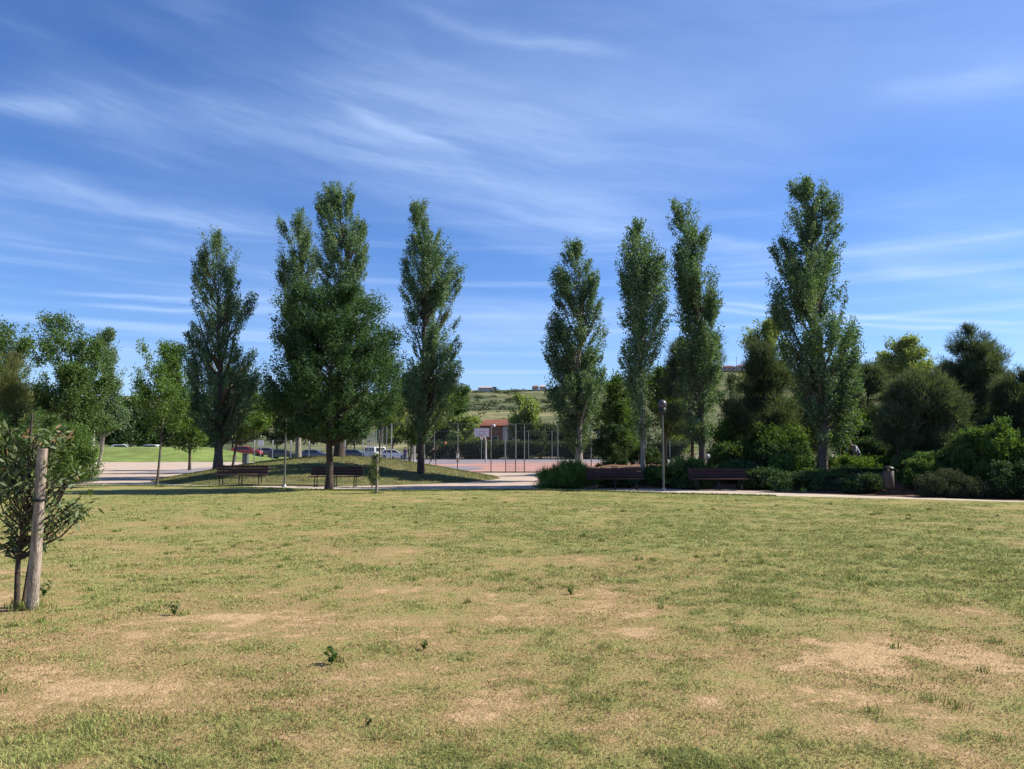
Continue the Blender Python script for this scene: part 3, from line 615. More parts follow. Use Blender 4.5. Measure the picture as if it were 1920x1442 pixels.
shrub('low dark shrub behind the bench right of the lamp', 32, [(866, 1335, 1380), (880, 1320, 1430), (905, 1318, 1440), (916, 1320, 1436)], 'dark', 95, n=200)
shrub('bright hedge shrub left of the tallest poplar trunk', 33.5, [(866, 1470, 1510), (874, 1440, 1530), (890, 1425, 1535), (912, 1425, 1535)], 'lime', 96, n=210, lm_=None) if False else None
shrub('sunlit hedge shrub left of the tallest poplar trunk', 32.6, [(856, 1475, 1515), (868, 1440, 1530), (885, 1425, 1535), (908, 1425, 1535)], 'green', 97, n=230)
shrub('sunlit hedge shrub right of the tallest poplar trunk', 33, [(858, 1548, 1600), (866, 1542, 1618), (885, 1540, 1630), (908, 1542, 1625)], 'green', 98, n=220)
shrub('hedge shrub left of the litter bin', 32.5, [(858, 1625, 1660), (868, 1612, 1668), (888, 1600, 1672), (910, 1600, 1670)], 'green', 99, n=190)
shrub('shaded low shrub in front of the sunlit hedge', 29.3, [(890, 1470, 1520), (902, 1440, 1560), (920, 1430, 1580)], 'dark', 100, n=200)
shrub('shaded leafy shrub under the rounded pine', 28.5, [(852, 1690, 1750), (870, 1675, 1775), (895, 1684, 1785), (918, 1686, 1780)], 'mid', 101, n=260, leaf=.085)
shrub('grey-green cushion shrub low at the right, next to the path', 25.8, [(884, 1738, 1782), (896, 1725, 1800), (915, 1722, 1806), (930, 1726, 1800)], 'scrub', 102, n=170, leaf=.055, cr=.13)
shrub('pale domed shrub second from the right frame edge', 25.4, [(896, 1806, 1838), (908, 1795, 1850), (922, 1792, 1856), (934, 1796, 1852)], 'scrub', 103, n=120, leaf=.055, cr=.13)
shrub('big mixed shrub with pale flower heads below the tall feathery pine', 27.6, [(810, 1800, 1826), (835, 1788, 1850), (865, 1780, 1862), (905, 1780, 1868), (925, 1785, 1862)], 'mid', 104, n=300, leaf=.085, cr=.2)
shrub('tall leafy shrub near the right frame edge with light young shoots', 26.6, [(785, 1866, 1884), (805, 1856, 1900), (840, 1848, 1920), (890, 1845, 1935), (930, 1850, 1930)], 'green', 105, n=300, leaf=.09, cr=.2)
shrub('dense dark shrub in the lower right corner of the grove', 25.3, [(870, 1875, 1920), (890, 1862, 1950), (915, 1858, 1960), (938, 1862, 1955)], 'dark', 106, n=240, leaf=.07)
shrub('shrub continuing the grove past the right frame edge', 26, [(800, 1960, 2020), (840, 1940, 2060), (900, 1935, 2070), (935, 1940, 2060)], 'mid', 107, n=240, leaf=.09, cr=.22)

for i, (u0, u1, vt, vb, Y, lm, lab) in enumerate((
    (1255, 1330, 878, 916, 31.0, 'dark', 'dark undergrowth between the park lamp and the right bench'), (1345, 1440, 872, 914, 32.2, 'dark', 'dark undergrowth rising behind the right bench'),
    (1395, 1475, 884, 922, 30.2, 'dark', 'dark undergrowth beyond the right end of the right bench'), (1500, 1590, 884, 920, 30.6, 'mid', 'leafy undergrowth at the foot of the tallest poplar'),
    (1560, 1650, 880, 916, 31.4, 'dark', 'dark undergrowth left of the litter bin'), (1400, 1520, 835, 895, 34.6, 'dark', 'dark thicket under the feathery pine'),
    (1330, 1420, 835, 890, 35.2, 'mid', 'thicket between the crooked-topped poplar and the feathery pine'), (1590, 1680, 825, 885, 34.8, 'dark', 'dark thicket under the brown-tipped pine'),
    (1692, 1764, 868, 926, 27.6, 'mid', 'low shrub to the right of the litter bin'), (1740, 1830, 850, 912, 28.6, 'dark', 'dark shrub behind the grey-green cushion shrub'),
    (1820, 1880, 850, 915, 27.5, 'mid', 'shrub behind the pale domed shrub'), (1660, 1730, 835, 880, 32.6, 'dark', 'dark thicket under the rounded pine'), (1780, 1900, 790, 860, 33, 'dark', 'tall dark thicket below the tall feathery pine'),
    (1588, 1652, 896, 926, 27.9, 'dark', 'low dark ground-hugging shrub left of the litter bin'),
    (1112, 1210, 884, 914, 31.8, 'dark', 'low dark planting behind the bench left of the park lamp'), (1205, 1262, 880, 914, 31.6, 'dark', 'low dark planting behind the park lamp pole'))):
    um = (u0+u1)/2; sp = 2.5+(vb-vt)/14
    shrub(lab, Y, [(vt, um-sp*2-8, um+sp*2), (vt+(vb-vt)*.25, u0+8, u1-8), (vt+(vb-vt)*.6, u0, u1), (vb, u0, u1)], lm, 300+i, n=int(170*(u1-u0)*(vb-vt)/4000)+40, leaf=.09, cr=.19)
# background behind the court
Gb = 'trees behind the court'
bgd = [  # u, Y, prof, leaf mat, label, n
    (985, 118, [(738, 975, 990), (748, 966, 1000), (765, 960, 1006), (785, 958, 1010), (808, 958, 1014), (825, 965, 1008)], 'lime', 'conical light green tree right of the brick building', 170),
    (1012, 116, [(795, 990, 1030), (812, 982, 1040), (835, 980, 1042), (850, 985, 1040)], 'far', 'bushy tree below the conical tree behind the court', 120),
    (872, 119, [(778, 866, 886), (795, 850, 896), (815, 842, 900), (840, 840, 900)], 'lime', 'soft pale tree left of the hoop backboard', 150),
    (845, 130, [(722, 850, 872), (735, 838, 880), (755, 830, 882), (790, 828, 880), (830, 828, 876)], 'mid', 'tree showing at the right side of the leaning poplar', 190),
    (735, 121, [(745, 725, 750), (765, 712, 765), (795, 705, 772), (830, 708, 770)], 'lime', 'pale tree between the broad ash and the leaning poplar', 190),
    (800, 122, [(785, 790, 815), (800, 780, 835), (825, 775, 845), (845, 778, 842)], 'far', 'low tree behind the running player', 130),
    (930, 135, [(832, 915, 940), (836, 902, 955), (846, 900, 958)], 'far', 'low bushes-like tree in front of the brick building', 110),
    (1060, 122, [(790, 1050, 1075), (805, 1038, 1095), (830, 1035, 1110), (850, 1040, 1105)], 'far', 'tree behind the court left of the dense dark poplar trunk', 130),
    (1130, 120, [(760, 1110, 1150), (790, 1095, 1170), (830, 1095, 1170), (850, 1100, 1165)], 'far', 'tree behind the court right of the dense dark poplar trunk', 150),
    (1262, 118, [(800, 1250, 1290), (820, 1240, 1300), (848, 1245, 1295)], 'lime', 'light tree seen through the gap right of the lamp', 110),
    (1380, 140, [(700, 1360, 1395), (730, 1345, 1410), (780, 1345, 1410), (840, 1350, 1400)], 'far', 'tree far behind in the gap left of the feathery pine', 160),
    (520, 130, [(735, 485, 515), (760, 470, 545), (800, 465, 560), (830, 470, 555)], 'far', 'grey-green tree left behind the broad ash', 190),
    (580, 132, [(745, 560, 600), (775, 545, 620), (815, 545, 620), (832, 550, 615)], 'far', 'grey-green tree straight behind the broad ash trunk', 150),
    (665, 128, [(760, 640, 690), (790, 625, 705), (820, 625, 705), (834, 630, 700)], 'far', 'tree behind the fence right of the broad ash trunk', 150),
    (435, 134, [(745, 425, 455), (775, 412, 470), (815, 410, 475), (832, 415, 470)], 'far', 'far tree above the red car', 130)]
for i, (u, Y, prof, lm, lab, n) in enumerate(bgd):
    plant('background_tree', lab, 'tree', Gb, Y, prof, lm, u, n=n, lpc=55, leaf=.38, cr=.62, seed=120+i, trunk_r=.16, limbs=8, gap=.3, gaps=.7)
# dark hedge along the back of the court, clipped in separate lengths
for i, (u0, u1) in enumerate(((775, 865), (860, 950), (945, 1035), (1030, 1120), (1115, 1205), (1200, 1300))):
    um = (u0+u1)/2
    names = ('leftmost length of', 'second length from the left of', 'third length from the left of', 'fourth length from the left of', 'fifth length from the left of', 'rightmost length of')
    plant('hedge', names[i]+' the dark hedge at the back of the court', 'hedge', 'dark hedge at the back of the court', 112, [(829, u0+4, u1-4), (836, u0, u1), (850, u0, u1), (859, u0, u1)], 'far', um, n=190, lpc=45, leaf=.26, cr=.42, seed=140+i, trunk_r=.1, limbs=4, depth=.35, steep=.4)

# hillside scrub: uncountable
rng = np.random.default_rng(7)
nb = 5200; bx = rng.uniform(-620, 620, nb); by = 230 + 400*rng.uniform(0, 1, nb)**.8
kp = (fbm(bx, by, .02, 4, 77) > .47) | (by > 590); bx, by = bx[kp], by[kp]
bz = np.array(H_hill(bx, by)); br = rng.uniform(.8, 2.6, len(bx)); per = 26
idx = np.repeat(np.arange(len(bx)), per); q = unit(rng.normal(size=(len(idx), 3)))*rng.uniform(.3, 1, (len(idx), 1)); q[:, 2] = np.abs(q[:, 2])*.8; q[:, 0] *= 1.5
pos = np.stack([bx[idx], by[idx], bz[idx]-.2], 1) + q*br[idx][:, None]
V, Fc = leaf_quads(pos, unit(rng.normal(size=(len(idx), 3))), br[idx]*.6, br[idx]*.5, rng)
rn = np.clip(.6*rng.uniform(0, 1, len(bx))[idx] + .4*rng.uniform(0, 1, len(idx)), 0, .84)
o = link('hillside_scrub', arr_mesh('hillside_scrub', V, Fc, {'rnd': np.repeat(rn, 4)}), LM['scrub'])
tag(o, 'olive green scrub covering the far hillside', 'scrub', kind='stuff')

# ------------------------------------------------------------------ lawn grass
def blade_mat():
    m = bpy.data.materials.new('grass_blade'); m.use_nodes = True; t = m.node_tree; t.nodes.clear()
    at = t.nodes.new('ShaderNodeAttribute'); at.attribute_name = 'tone'
    d = t.nodes.new('ShaderNodeBsdfDiffuse'); tr = t.nodes.new('ShaderNodeBsdfTranslucent'); o = t.nodes.new('ShaderNodeOutputMaterial'); m1 = t.nodes.new('ShaderNodeMixShader'); m1.inputs[0].default_value = .3
    t.links.new(at.outputs['Color'], d.inputs[0]); t.links.new(at.outputs['Color'], tr.inputs[0]); t.links.new(d.outputs[0], m1.inputs[1]); t.links.new(tr.outputs[0], m1.inputs[2]); t.links.new(m1.outputs[0], o.inputs[0])
    return m
bm_ = blade_mat()
def blades(x, y, z, h, wd, green, rng, lean=.9):
    n = len(x); a = rng.uniform(0, 2*PI, n); ln = lean*rng.uniform(.3, 1.2, n)*h; s = np.stack([np.cos(a), np.sin(a), np.zeros(n)], 1)
    b = rng.uniform(0, 2*PI, n); L = np.stack([np.cos(b), np.sin(b), np.zeros(n)], 1)*ln[:, None]
    B = np.stack([x, y, z], 1); W = s*wd[:, None]*.5; mid = B + L*.35 + np.array([0, 0, 1])*(h*.6)[:, None]; tip = B + L + np.array([0, 0, 1])*(h*rng.uniform(.6, 1, n))[:, None]
    V = np.stack([B-W, B+W, mid+W*.8, tip, mid-W*.8], 1).reshape(-1, 3)
    i = np.arange(n)[:, None]*5
    Fq = np.concatenate([i+np.array([[0, 1, 2, 4]]), i+np.array([[4, 2, 3, 3]])], 0)[:n]
    Ft = (i+np.array([[4, 2, 3]]))
    G1, G2 = np.array([.150, .178, .055]), np.array([.375, .405, .145]); S1, S2 = np.array([.27, .19, .095]), np.array([.56, .41, .22])
    r = rng.uniform(0, 1, (n, 1)); cg = G1+(G2-G1)*r; cs = S1+(S2-S1)*r
    br = np.clip((fbm(x, y, .55, 3, 71)-.46)*5, 0, 1)[:, None]*(rng.uniform(0, 1, (n, 1)) < .7); cs = cs*(1-br*.42)*np.where(br > 0, np.array([1, .93, .9]), 1)
    isg = (rng.uniform(0, 1, n) < green)[:, None]; c = np.where(isg, cg, cs); c = np.concatenate([c, np.ones((n, 1))], 1)
    return V, Fq, Ft, np.repeat(c, 5, 0)
def tri_only(V, Fq, Ft):    # split the quads so that one face array serves
    return np.concatenate([Fq[:, [0, 1, 2]], Fq[:, [0, 2, 3]], Ft], 0)
rng = np.random.default_rng(5)
def scatter(d0, d1, n):
    # radial distances with density falling away from the viewer
    u = rng.uniform(0, 1, n); d = (d0**.35 + u*(d1**.35-d0**.35))**(1/.35); a = rng.uniform(-.70, .70, n)
    return d*np.sin(a)*1.0, d*np.cos(a), d
x, y, d = scatter(2.9, 31, 950000)
gn = lawn_green(x, y)
cl_ = fbm(x, y, 5.5, 2, 90)
keep = (y < edge_y(x)-.03) & (rng.uniform(0, 1, len(x)) < .42+.75*gn*np.clip((cl_-.28)*3, .15, 1.3))
x, y, d, gn, cl_ = x[keep], y[keep], d[keep], gn[keep], cl_[keep]
tall = np.clip((cl_-.45)*4, 0, 1)*gn*np.clip((gn-.3)*2.5, 0, 1.5)
h = (.011 + .018*gn + .020*tall)*rng.uniform(.6, 1.4, len(x))*np.clip(1.12-d/38., .4, 1); wd = .0042*np.maximum(1, d/4.5)*rng.uniform(.7, 1.3, len(x))
V, Fq, Ft, col = blades(x, y, np.full(len(x), .012), h, wd, np.clip(gn*1.1+.08, 0, .9), rng, 1.3)
print('blades', len(x))
o = link('lawn_grass', arr_mesh('lawn_grass', V, tri_only(V, Fq, Ft), {'tone': col}), bm_); tag(o, 'short patchy green and straw-dry grass over the lawn', 'grass', kind='stuff')
# taller darker tufts and the rough edge of the turf
xs_, ys_, hs_, ws_, gs_ = [], [], [], [], []
tp = [tuple(G(u, v)[:2]) + (s,) for u, v, s in ((1287, 1297, 1.0), (1425, 1060, 1.2), (1605, 1090, 1.3), (1745, 1320, .8), (1800, 1335, 1), (1880, 1400, .9), (1240, 1010, 1), (955, 1082, 1), (1345, 1045, .8), (1630, 1028, 1), (1095, 1008, 1.1), (60, 1146, 2.0), (40, 1142, 2.0), (300, 914, 2), (705, 926, 2.2))]
for k in range(150):
    dd = 3.2 + 22*rng.uniform()**1.3; a = rng.uniform(-.62, .62); tp.append((dd*math.sin(a), dd*math.cos(a), rng.uniform(.3, .8)))
for (tx, ty, s) in tp:
    if ty > edge_y(tx)-.1: continue
    n = int(55*s); r = .05*s
    xs_ += list(tx+rng.normal(0, r, n)); ys_ += list(ty+rng.normal(0, r, n)); hs_ += list(rng.uniform(.03, .09, n)*(.6+.5*s)); ws_ += list(np.full(n, .004*max(1, math.hypot(tx, ty)/5))); gs_ += [.88]*n
ex = rng.uniform(-32, 9, 18000); ey = edge_y(ex)-np.abs(rng.normal(0, .10, len(ex)))+.03
xs_ += list(ex); ys_ += list(ey); hs_ += list(rng.uniform(.03, .10, len(ex))); ws_ += [.02]*len(ex); gs_ += [.85]*len(ex)
V, Fq, Ft, col = blades(np.array(xs_), np.array(ys_), np.full(len(xs_), .01), np.array(hs_), np.array(ws_), np.array(gs_), rng, .6)
o = link('grass_tufts', arr_mesh('grass_tufts', V, tri_only(V, Fq, Ft), {'tone': col*np.array([.62, .72, .55, 1])}), bm_); tag(o, 'taller darker tufts of grass dotted over the lawn', 'grass', kind='stuff')
# grass on the mound
n = 60000; x = rng.uniform(-19, -.8, n); y = rng.uniform(33.3, 51.5, n); z = H_mound(x, y); k = z > .0; x, y, z = x[k], y[k], z[k]
gm = np.clip(fbm(x, y, .5, 3, 14)*1.5-.15, .2, .9)
V, Fq, Ft, col = blades(x, y, z-.01, rng.uniform(.03, .09, len(x)), np.full(len(x), .022), gm, rng, .7)
o = link('mound_grass', arr_mesh('mound_grass', V, tri_only(V, Fq, Ft), {'tone': col*np.array([.6, .66, .55, 1])}), bm_); tag(o, 'grass growing on the mound behind the benches', 'grass', kind='stuff')

# little weeds
def weed(label, u, v, s, seed):
    rng = np.random.default_rng(seed); b = G(u, v); root = empty('weed', (b[0], b[1], .01), 0, label, 'weed', 'leafy weeds on the lawn')
    mb = MB(); n = 5; L, Dn = [], []
    for i in range(n):
        a = rng.uniform(0, 2*PI); ln = s*rng.uniform(.6, 1); t = np.array([math.cos(a)*ln*.35, math.sin(a)*ln*.35, ln])
        mb.tube([(0, 0, 0), t*.5+np.array([0, 0, .01]), t], [.003, .0025, .001], 5)
        for q in np.linspace(.25, 1, 9): L.append(t*q); Dn.append([math.cos(a+q*9), math.sin(a+q*9), .35])
    mb.build('stem', LM['weed'], root); L = np.array(L); Dn = unit(np.array(Dn)); m = len(L)
    V, Fc = leaf_quads(L, Dn, np.full(m, s*.28), np.full(m, s*.15), rng); link('leaves', arr_mesh('leaves', V, Fc, {'rnd': np.repeat(rng.uniform(0, 1, m), 4)}), LM['weed'], root)
weed('small green weed on the lawn to the right of the foreground post', 327, 1157, .13, 1)
weed('largest leafy weed, near the bottom centre-left of the lawn', 622, 1250, .15, 2)
weed('flat dark weed right of the largest weed', 795, 1222, .09, 3)
weed('lone weed low at the bottom, below the largest weed', 690, 1366, .06, 4)
weed('sprout of fresh leaves at the foot of the foreground post', 82, 1122, .17, 5)
weed('tiny weed in the middle of the lawn', 1070, 1118, .10, 6)
tw = MB(); a, b, c = G(262, 1416, .02), G(290, 1424, .03), G(312, 1437, .02); tw.tube([a, b, c, c+(c-b)*1.2], [.003, .006, .006, .005], 6)
tag(tw.build('fallen_twig', bark), 'thin bare twig lying on the grass at the bottom left', 'twig')

# ------------------------------------------------------------------ foreground post and sapling
pb, ptp = G(60, 1146), P(80, 841, 7.55)
root = empty('support_post', (pb[0], pb[1], 0), 0, 'weathered round wooden post leaning in the left foreground', 'post')
top = ptp-pb
nseg = 26; pm = MB(); rp = np.random.default_rng(3); n = 18; vs = []; al = rp.uniform(0, 6.28, 6)
for i in range(nseg+1):
    t = i/nseg; c = top*t - (np.array([0, 0, .1]) if i == 0 else 0)
    for k in range(n):
        an = 2*PI*k/n; r = .054*(1-.08*t)*(1+.05*math.sin(an*2+al[0]+t*3)+.035*math.sin(an*5+al[1]+t*9)+.03*rp.normal())
        vs.append((c[0]+r*math.cos(an), c[1]+r*math.sin(an), c[2]))
pm.add(vs, [[i*n+k, i*n+(k+1) % n, (i+1)*n+(k+1) % n, (i+1)*n+k] for i in range(nseg) for k in range(n)], 0, True)
pm.add([vs[nseg*n+k] for k in range(n)], [list(range(n))])
pm.build('shaft', wood_post, root)
tb = MB(); cc = top*.69
tb.tube([cc+np.array([.058*math.cos(a), .058*math.sin(a), .01*math.sin(a)]) for a in np.linspace(0, 2*PI, 20)], .013, 6); tb.tube([cc+np.array([-.05, .03, 0]), cc+np.array([-.14, .16, .02])], .007, 6)
tb.build('tie', rubber, root)
plant('sapling', 'young tree with drooping bronze-tipped leaves tied to the foreground post', 'tree', None, 7.8,
      [(748, 30, 82), (762, 12, 104), (785, -4, 116), (820, -14, 122), (860, -22, 126), (900, -28, 142), (935, -30, 154), (965, -26, 152), (995, -22, 118), (1018, -18, 88), (1032, -8, 52)], 'young', 46, n=170, lpc=9, leaf=.085, lw=.34, cr=.085, elong=1.3, up=0, droop=.55,
      seed=201, trunk_r=.030, bk=bark_dark, limbs=120, steep=.7, gap=.62, gaps=5, depth=.8, accent_top=True, fork=[(.07, 1.3, .018)], shell=.6, bough=.16, mixb=.5)

# ------------------------------------------------------------------ benches
def make_bench():
    root = empty('park_bench', (0, 0, 0)); W = 2.25
    s = MB()
    for i in range(4): s.box((0, -.02-.115*i, .43), (W, .10, .035))
    s.build('seat', bench_wood, root)
    b = MB(); R = Matrix.Rotation(math.radians(-12), 3, 'X')
    for i in range(3): b.box((0, .07+.028*i, .53+.125*i), (W, .03, .108), R)
    b.build('backrest', bench_wood, root)
    for x in (-W/2+.28, 0, W/2-.28):
        l = MB(); l.tube([(x, -.36, 0), (x, -.34, .40), (x, .03, .41), (x, .06, .44), (x, .16, .86)], .022, 6); l.tube([(x, .04, 0), (x, .03, .41)], .022, 6)
        l.box((x, -.36, .01), (.09, .09, .02)); l.box((x, .04, .01), (.09, .09, .02)); l.build('leg', metal_dark, root)
    return root
bench = make_bench(); Gbn = 'benches along the gravel path'
bspots = [(455, 33.2, 'reddish slatted bench at the left end, below the loose-crowned poplar'), (632, 32.4, 'reddish slatted bench directly behind the broad ash trunk'),
          (1152, 30.2, 'shaded bench between the green clump and the park lamp'), (1344, 29.8, 'shaded bench to the right of the park lamp')]
for i, (u, Y, lab) in enumerate(bspots):
    o = bench if i == 0 else copy_tree(bench); x = P(u, 840, Y)[0]
    o.location = (x, Y, max(0, ground_z(x, Y))); tag(o, lab, 'bench', Gbn); o.rotation_euler.z = (.03, -.02, -.05, -.06)[i]

# ------------------------------------------------------------------ lamps
lamp_m = mat('lamp_pole_paint', (.12, .13, .12), .6, nscale=4, namp=.15)
def park_lamp(u, Y, h, label):
    x = P(u, 840, Y)[0]; r = empty('park_lamp', (x, Y, 0), 0, label, 'street lamp', 'park lamps beside the path')
    p = MB(); p.tube([(0, 0, 0), (0, 0, .5), (0, 0, h-.45)], [.05, .042, .036], 10); p.build('pole', lamp_m, r)
    b = MB(); b.lathe((0, 0, 0), [(.11, 0), (.11, .03), (.07, .06), (.06, .12)], 12); b.build('base', metal_grey, r)
    k = MB(); k.lathe((0, 0, h-.62), [(.05, 0), (.13, .06), (.15, .26), (.12, .28)], 14); k.build('housing', metal_dark, r)
    g_ = MB(); g_.lathe((0, 0, h-.34), [(.12, 0), (.17, .06), (.175, .16), (.13, .26), (.04, .31)], 16); g_.build('lamp_shade', mat('smoky_globe', (.10, .09, .11), .35, nscale=3, namp=.15), r)
park_lamp(1243, 29, 3.55, 'park lamp on a grey pole beside the slender poplar')
park_lamp(535, 32, 3.6, 'park lamp whose head is hidden in the left side of the ash crown')
x = P(175, 840, 78)[0]; r = empty('lamp_pole', (x, 78, 0), 0, 'thin pale lamp pole before the purple-leaved tree', 'street lamp')
p = MB(); p.tube([(0, 0, 0), (0, 0, 5.2)], [.09, .06], 8); p.build('pole', metal_pale, r)
p = MB(); p.lathe((0, 0, 5.15), [(.07, 0), (.17, .08), (.17, .2), (.05, .28)], 10); p.build('lamp_shade', metal_pale, r)
x = P(926, 840, 111)[0]; r = empty('lamp_pole', (x, 111, 0), 0, 'dark pole with a white lamp head in front of the brick building', 'street lamp')
p = MB(); p.tube([(0, 0, 0), (0, 0, 4.8)], [.07, .05], 8); p.build('pole', metal_dark, r)
p = MB(); p.lathe((0, 0, 4.7), [(.06, 0), (.2, .1), (.24, .28), (.15, .42), (.04, .48)], 12); p.build('lamp_shade', white_p, r)
# white globe bollard by the crooked poplar
x = P(1327, 840, 34.6)[0]; zb = ground_z(x, 34.6); r = empty('bollard_lamp', (x, 34.6, zb), 0, 'small white globe beside the crooked-topped poplar trunk', 'lamp')
p = MB(); p.tube([(0, 0, 0), (0, 0, .5)], .035, 8); p.build('pole', metal_dark, r)
p = MB(); p.lathe((0, 0, .48), [(.03, 0), (.08, .04), (.11, .11), (.08, .18), (.02, .22)], 14); p.build('lamp_shade', white_p, r)
# litter bins
bin_body = mat('brown_bin_panel', (.10, .08, .068), .7, nscale=6, namp=.2)
x = P(1664, 840, 27.0)[0]; r = empty('litter_bin', (x, 27.0, ground_z(x, 27.0)), 0, 'brown litter bin on a short post under the rounded pine', 'litter bin')
p = MB(); p.tube([(0, 0, 0), (0, 0, .24)], .035, 8); p.build('post', metal_dark, r)
p = MB(); p.lathe((0, 0, .2), [(.13, 0), (.17, .04), (.18, .62), (.165, .63)], 18); p.build('container', bin_body, r)
p = MB(); p.lathe((0, 0, .90), [(.20, 0), (.20, .03), (.12, .09), (.02, .11)], 18)
for k in range(4): a = k*PI/2+.4; p.tube([(.16*math.cos(a), .16*math.sin(a), -.09+.9), (.16*math.cos(a), .16*math.sin(a), .91)], .01, 5)
p.build('lid', metal_dark, r)
x = P(461, 840, 76)[0]; r = empty('litter_bin', (x, 76, 0), 0, 'dark wheeled bin standing on the paving beneath the red car', 'litter bin')
p = MB(); p.box((0, 0, .55), (.55, .5, .95), bev=.06); p.build('container', mat('grey_green_plastic', (.10, .12, .11), .6), r)
p = MB(); p.box((0, 0, 1.06), (.6, .56, .07), Matrix.Rotation(.08, 3, 'X'), bev=.06); p.build('lid', metal_dark, r)
for s in (-1, 1):
    p = MB(); p.tube([(s*.2-.03, .26, .09), (s*.2+.03, .26, .09)], .09, 12); p.build('wheel', rubber, r)

# ------------------------------------------------------------------ fences
def fence(label, p0, p1, h, nb, post_m, pr=.035, base_m=None, hs=.18, vs=.12, wire=.006, rail=True):
    p0, p1 = np.array(p0, float), np.array(p1, float); L = np.linalg.norm(p1-p0); d = (p1-p0)/L; ang_ = math.atan2(d[1], d[0])
    r = empty('wire_fence', (p0[0], p0[1], 0), ang_, label, 'fence', 'wire fences round the court'); st = L/nb
    for i in range(nb+1):
        p = MB(); p.tube([(i*st, 0, .0), (i*st, 0, h)], pr, 7); po = p.build('post', post_m, r)
        if base_m: q = MB(); q.tube([(i*st, 0, 0), (i*st, 0, h*.28)], pr+.003, 7); q.build('rusty_foot', base_m, po)
    for i in range(nb):
        p = MB(); a, b = i*st+pr, (i+1)*st-pr
        z = .06
        while z < h-.02: p.box(((a+b)/2, 0, z), (b-a, wire, wire)); z += hs
        x = a
        while x < b: p.box((x, wire, h/2), (wire, wire, h-.06)); x += vs
        if rail: p.tube([(a, 0, h-.02), (b, 0, h-.02)], .014, 5); p.tube([(a, 0, .05), (b, 0, .05)], .02, 5)
        p.build('wire_panel', wire_m, r)
    return r
X = lambda u, Y: P(u, 840, Y)[0]
fence('near tall fence along the front of the court', (X(733, 50.8), 50.8), (X(1171, 50.8), 50.8), 3.3, 7, metal_grey, .03, rust)
fence('gate-like short fence length standing in front of the court beside the hoop', (X(948, 50.9), 51.1), (X(967, 50.9), 51.1), 3.25, 1, metal_grey, .03, rust)
fence('far fence along the back of the court before the dark hedge', (X(770, 108), 108), (X(1300, 108), 108), 4.1, 12, metal_grey, .045, None, .3, .3, .012)
fence('side fence receding along the left of the court', (X(733, 51), 51.2), (X(688, 104), 104), 3.3, 9, metal_grey, .035, None, .7, .9, .006)
fence('low pale fence along the car park left of the court', (X(395, 88), 90), (X(712, 92), 92.5), 2.6, 9, metal_pale, .06, None, .25, .25, .01)
bd = MB(); x = X(488, 89); bd.box((x, 89, 3.0-.0), (.72, .04, .62)); bd2 = MB(); bd2.tube([(0, 0, 0), (0, 0, 3.2)], .035, 7)
r = empty('sign_board', (x, 89.2, 0), 0, 'blank white square board on a post over the low pale fence', 'sign')
q = MB(); q.box((0, -.06, 2.25), (.66, .03, .66)); q.build('board', white_p, r); bd2 = MB(); bd2.tube([(0, 0, 0), (0, 0, 2.6)], .035, 7); bd2.build('post', metal_grey, r)

# ------------------------------------------------------------------ basketball hoops
def hoop(label, x, y, rz):
    r = empty('basketball_hoop', (x, y, 0), rz, label, 'basketball hoop', 'basketball hoops on the court')
    p = MB(); p.tube([(0, 0, 0), (0, 0, 2.55), (-.10, -.3, 2.85), (-.45, -1.15, 3.25)], [.10, .085, .08, .07], 10); p.box((0, 0, .02), (.34, .34, .04)); p.build('pole', metal_pale, r)
    b = MB(); b.box((-.45, -1.2, 3.45), (1.8, .04, 1.05)); bo = b.build('backboard', white_p, r)
    f = MB(); red = mat('dull_violet_marking', (.30, .22, .36), .6)
    for (cx, cz, sx, sz) in ((-.45, 3.52, .59, .045), (-.45, 3.10, .59, .045), (-.725, 3.31, .045, .375), (-.175, 3.31, .045, .375)): f.box((cx, -1.223, cz), (sx, .004, sz))
    f.build('target_square', red, bo)
    e = MB()
    for (cx, cz, sx, sz) in ((-.45, 3.97, 1.8, .03), (-.45, 2.93, 1.8, .03), (-1.34, 3.45, .03, 1.02), (.44, 3.45, .03, 1.02)): e.box((cx, -1.224, cz), (sx, .006, sz))
    e.build('board_frame', metal_dark, bo)
    g_ = MB(); g_.tube([(-.45+.225*math.cos(a), -1.47+.225*math.sin(a), 3.05) for a in np.linspace(0, 2*PI, 18)], .012, 5); g_.box((-.45, -1.24, 3.03), (.12, .05, .1)); g_.build('rim', mat('red_rim', (.55, .09, .05), .5), r)
    n = MB()
    for k in range(10):
        a = 2*PI*k/10; n.tube([(-.45+.22*math.cos(a), -1.47+.22*math.sin(a), 3.05), (-.45+.14*math.cos(a+.3), -1.47+.14*math.sin(a+.3), 2.8), (-.45+.11*math.cos(a), -1.47+.11*math.sin(a), 2.6)], .008, 4)
        n.tube([(-.45+.22*math.cos(a), -1.47+.22*math.sin(a), 3.05), (-.45+.14*math.cos(a-.3), -1.47+.14*math.sin(a-.3), 2.8), (-.45+.11*math.cos(a), -1.47+.11*math.sin(a), 2.6)], .008, 4)
    n.build('net', white_p, r)
hoop('white-boarded hoop facing the viewer in the middle of the court', X(911, 88), 88, 0)
hoop('side-on hoop half hidden behind the leaning poplar', X(777, 76), 76, math.radians(80))
ball = MB(); c = P(835, 831, 68)
bm0 = bmesh.new(); bmesh.ops.create_icosphere(bm0, subdivisions=3, radius=.12); me = bpy.data.meshes.new('basketball'); bm0.to_mesh(me); bm0.free()
for q in me.polygons: q.use_smooth = True
o = link('basketball', me, mat('orange_ball', (.62, .24, .10), .6, nscale=30, namp=.1)); o.location = tuple(c); tag(o, 'orange basketball in mid-air over the court', 'ball')

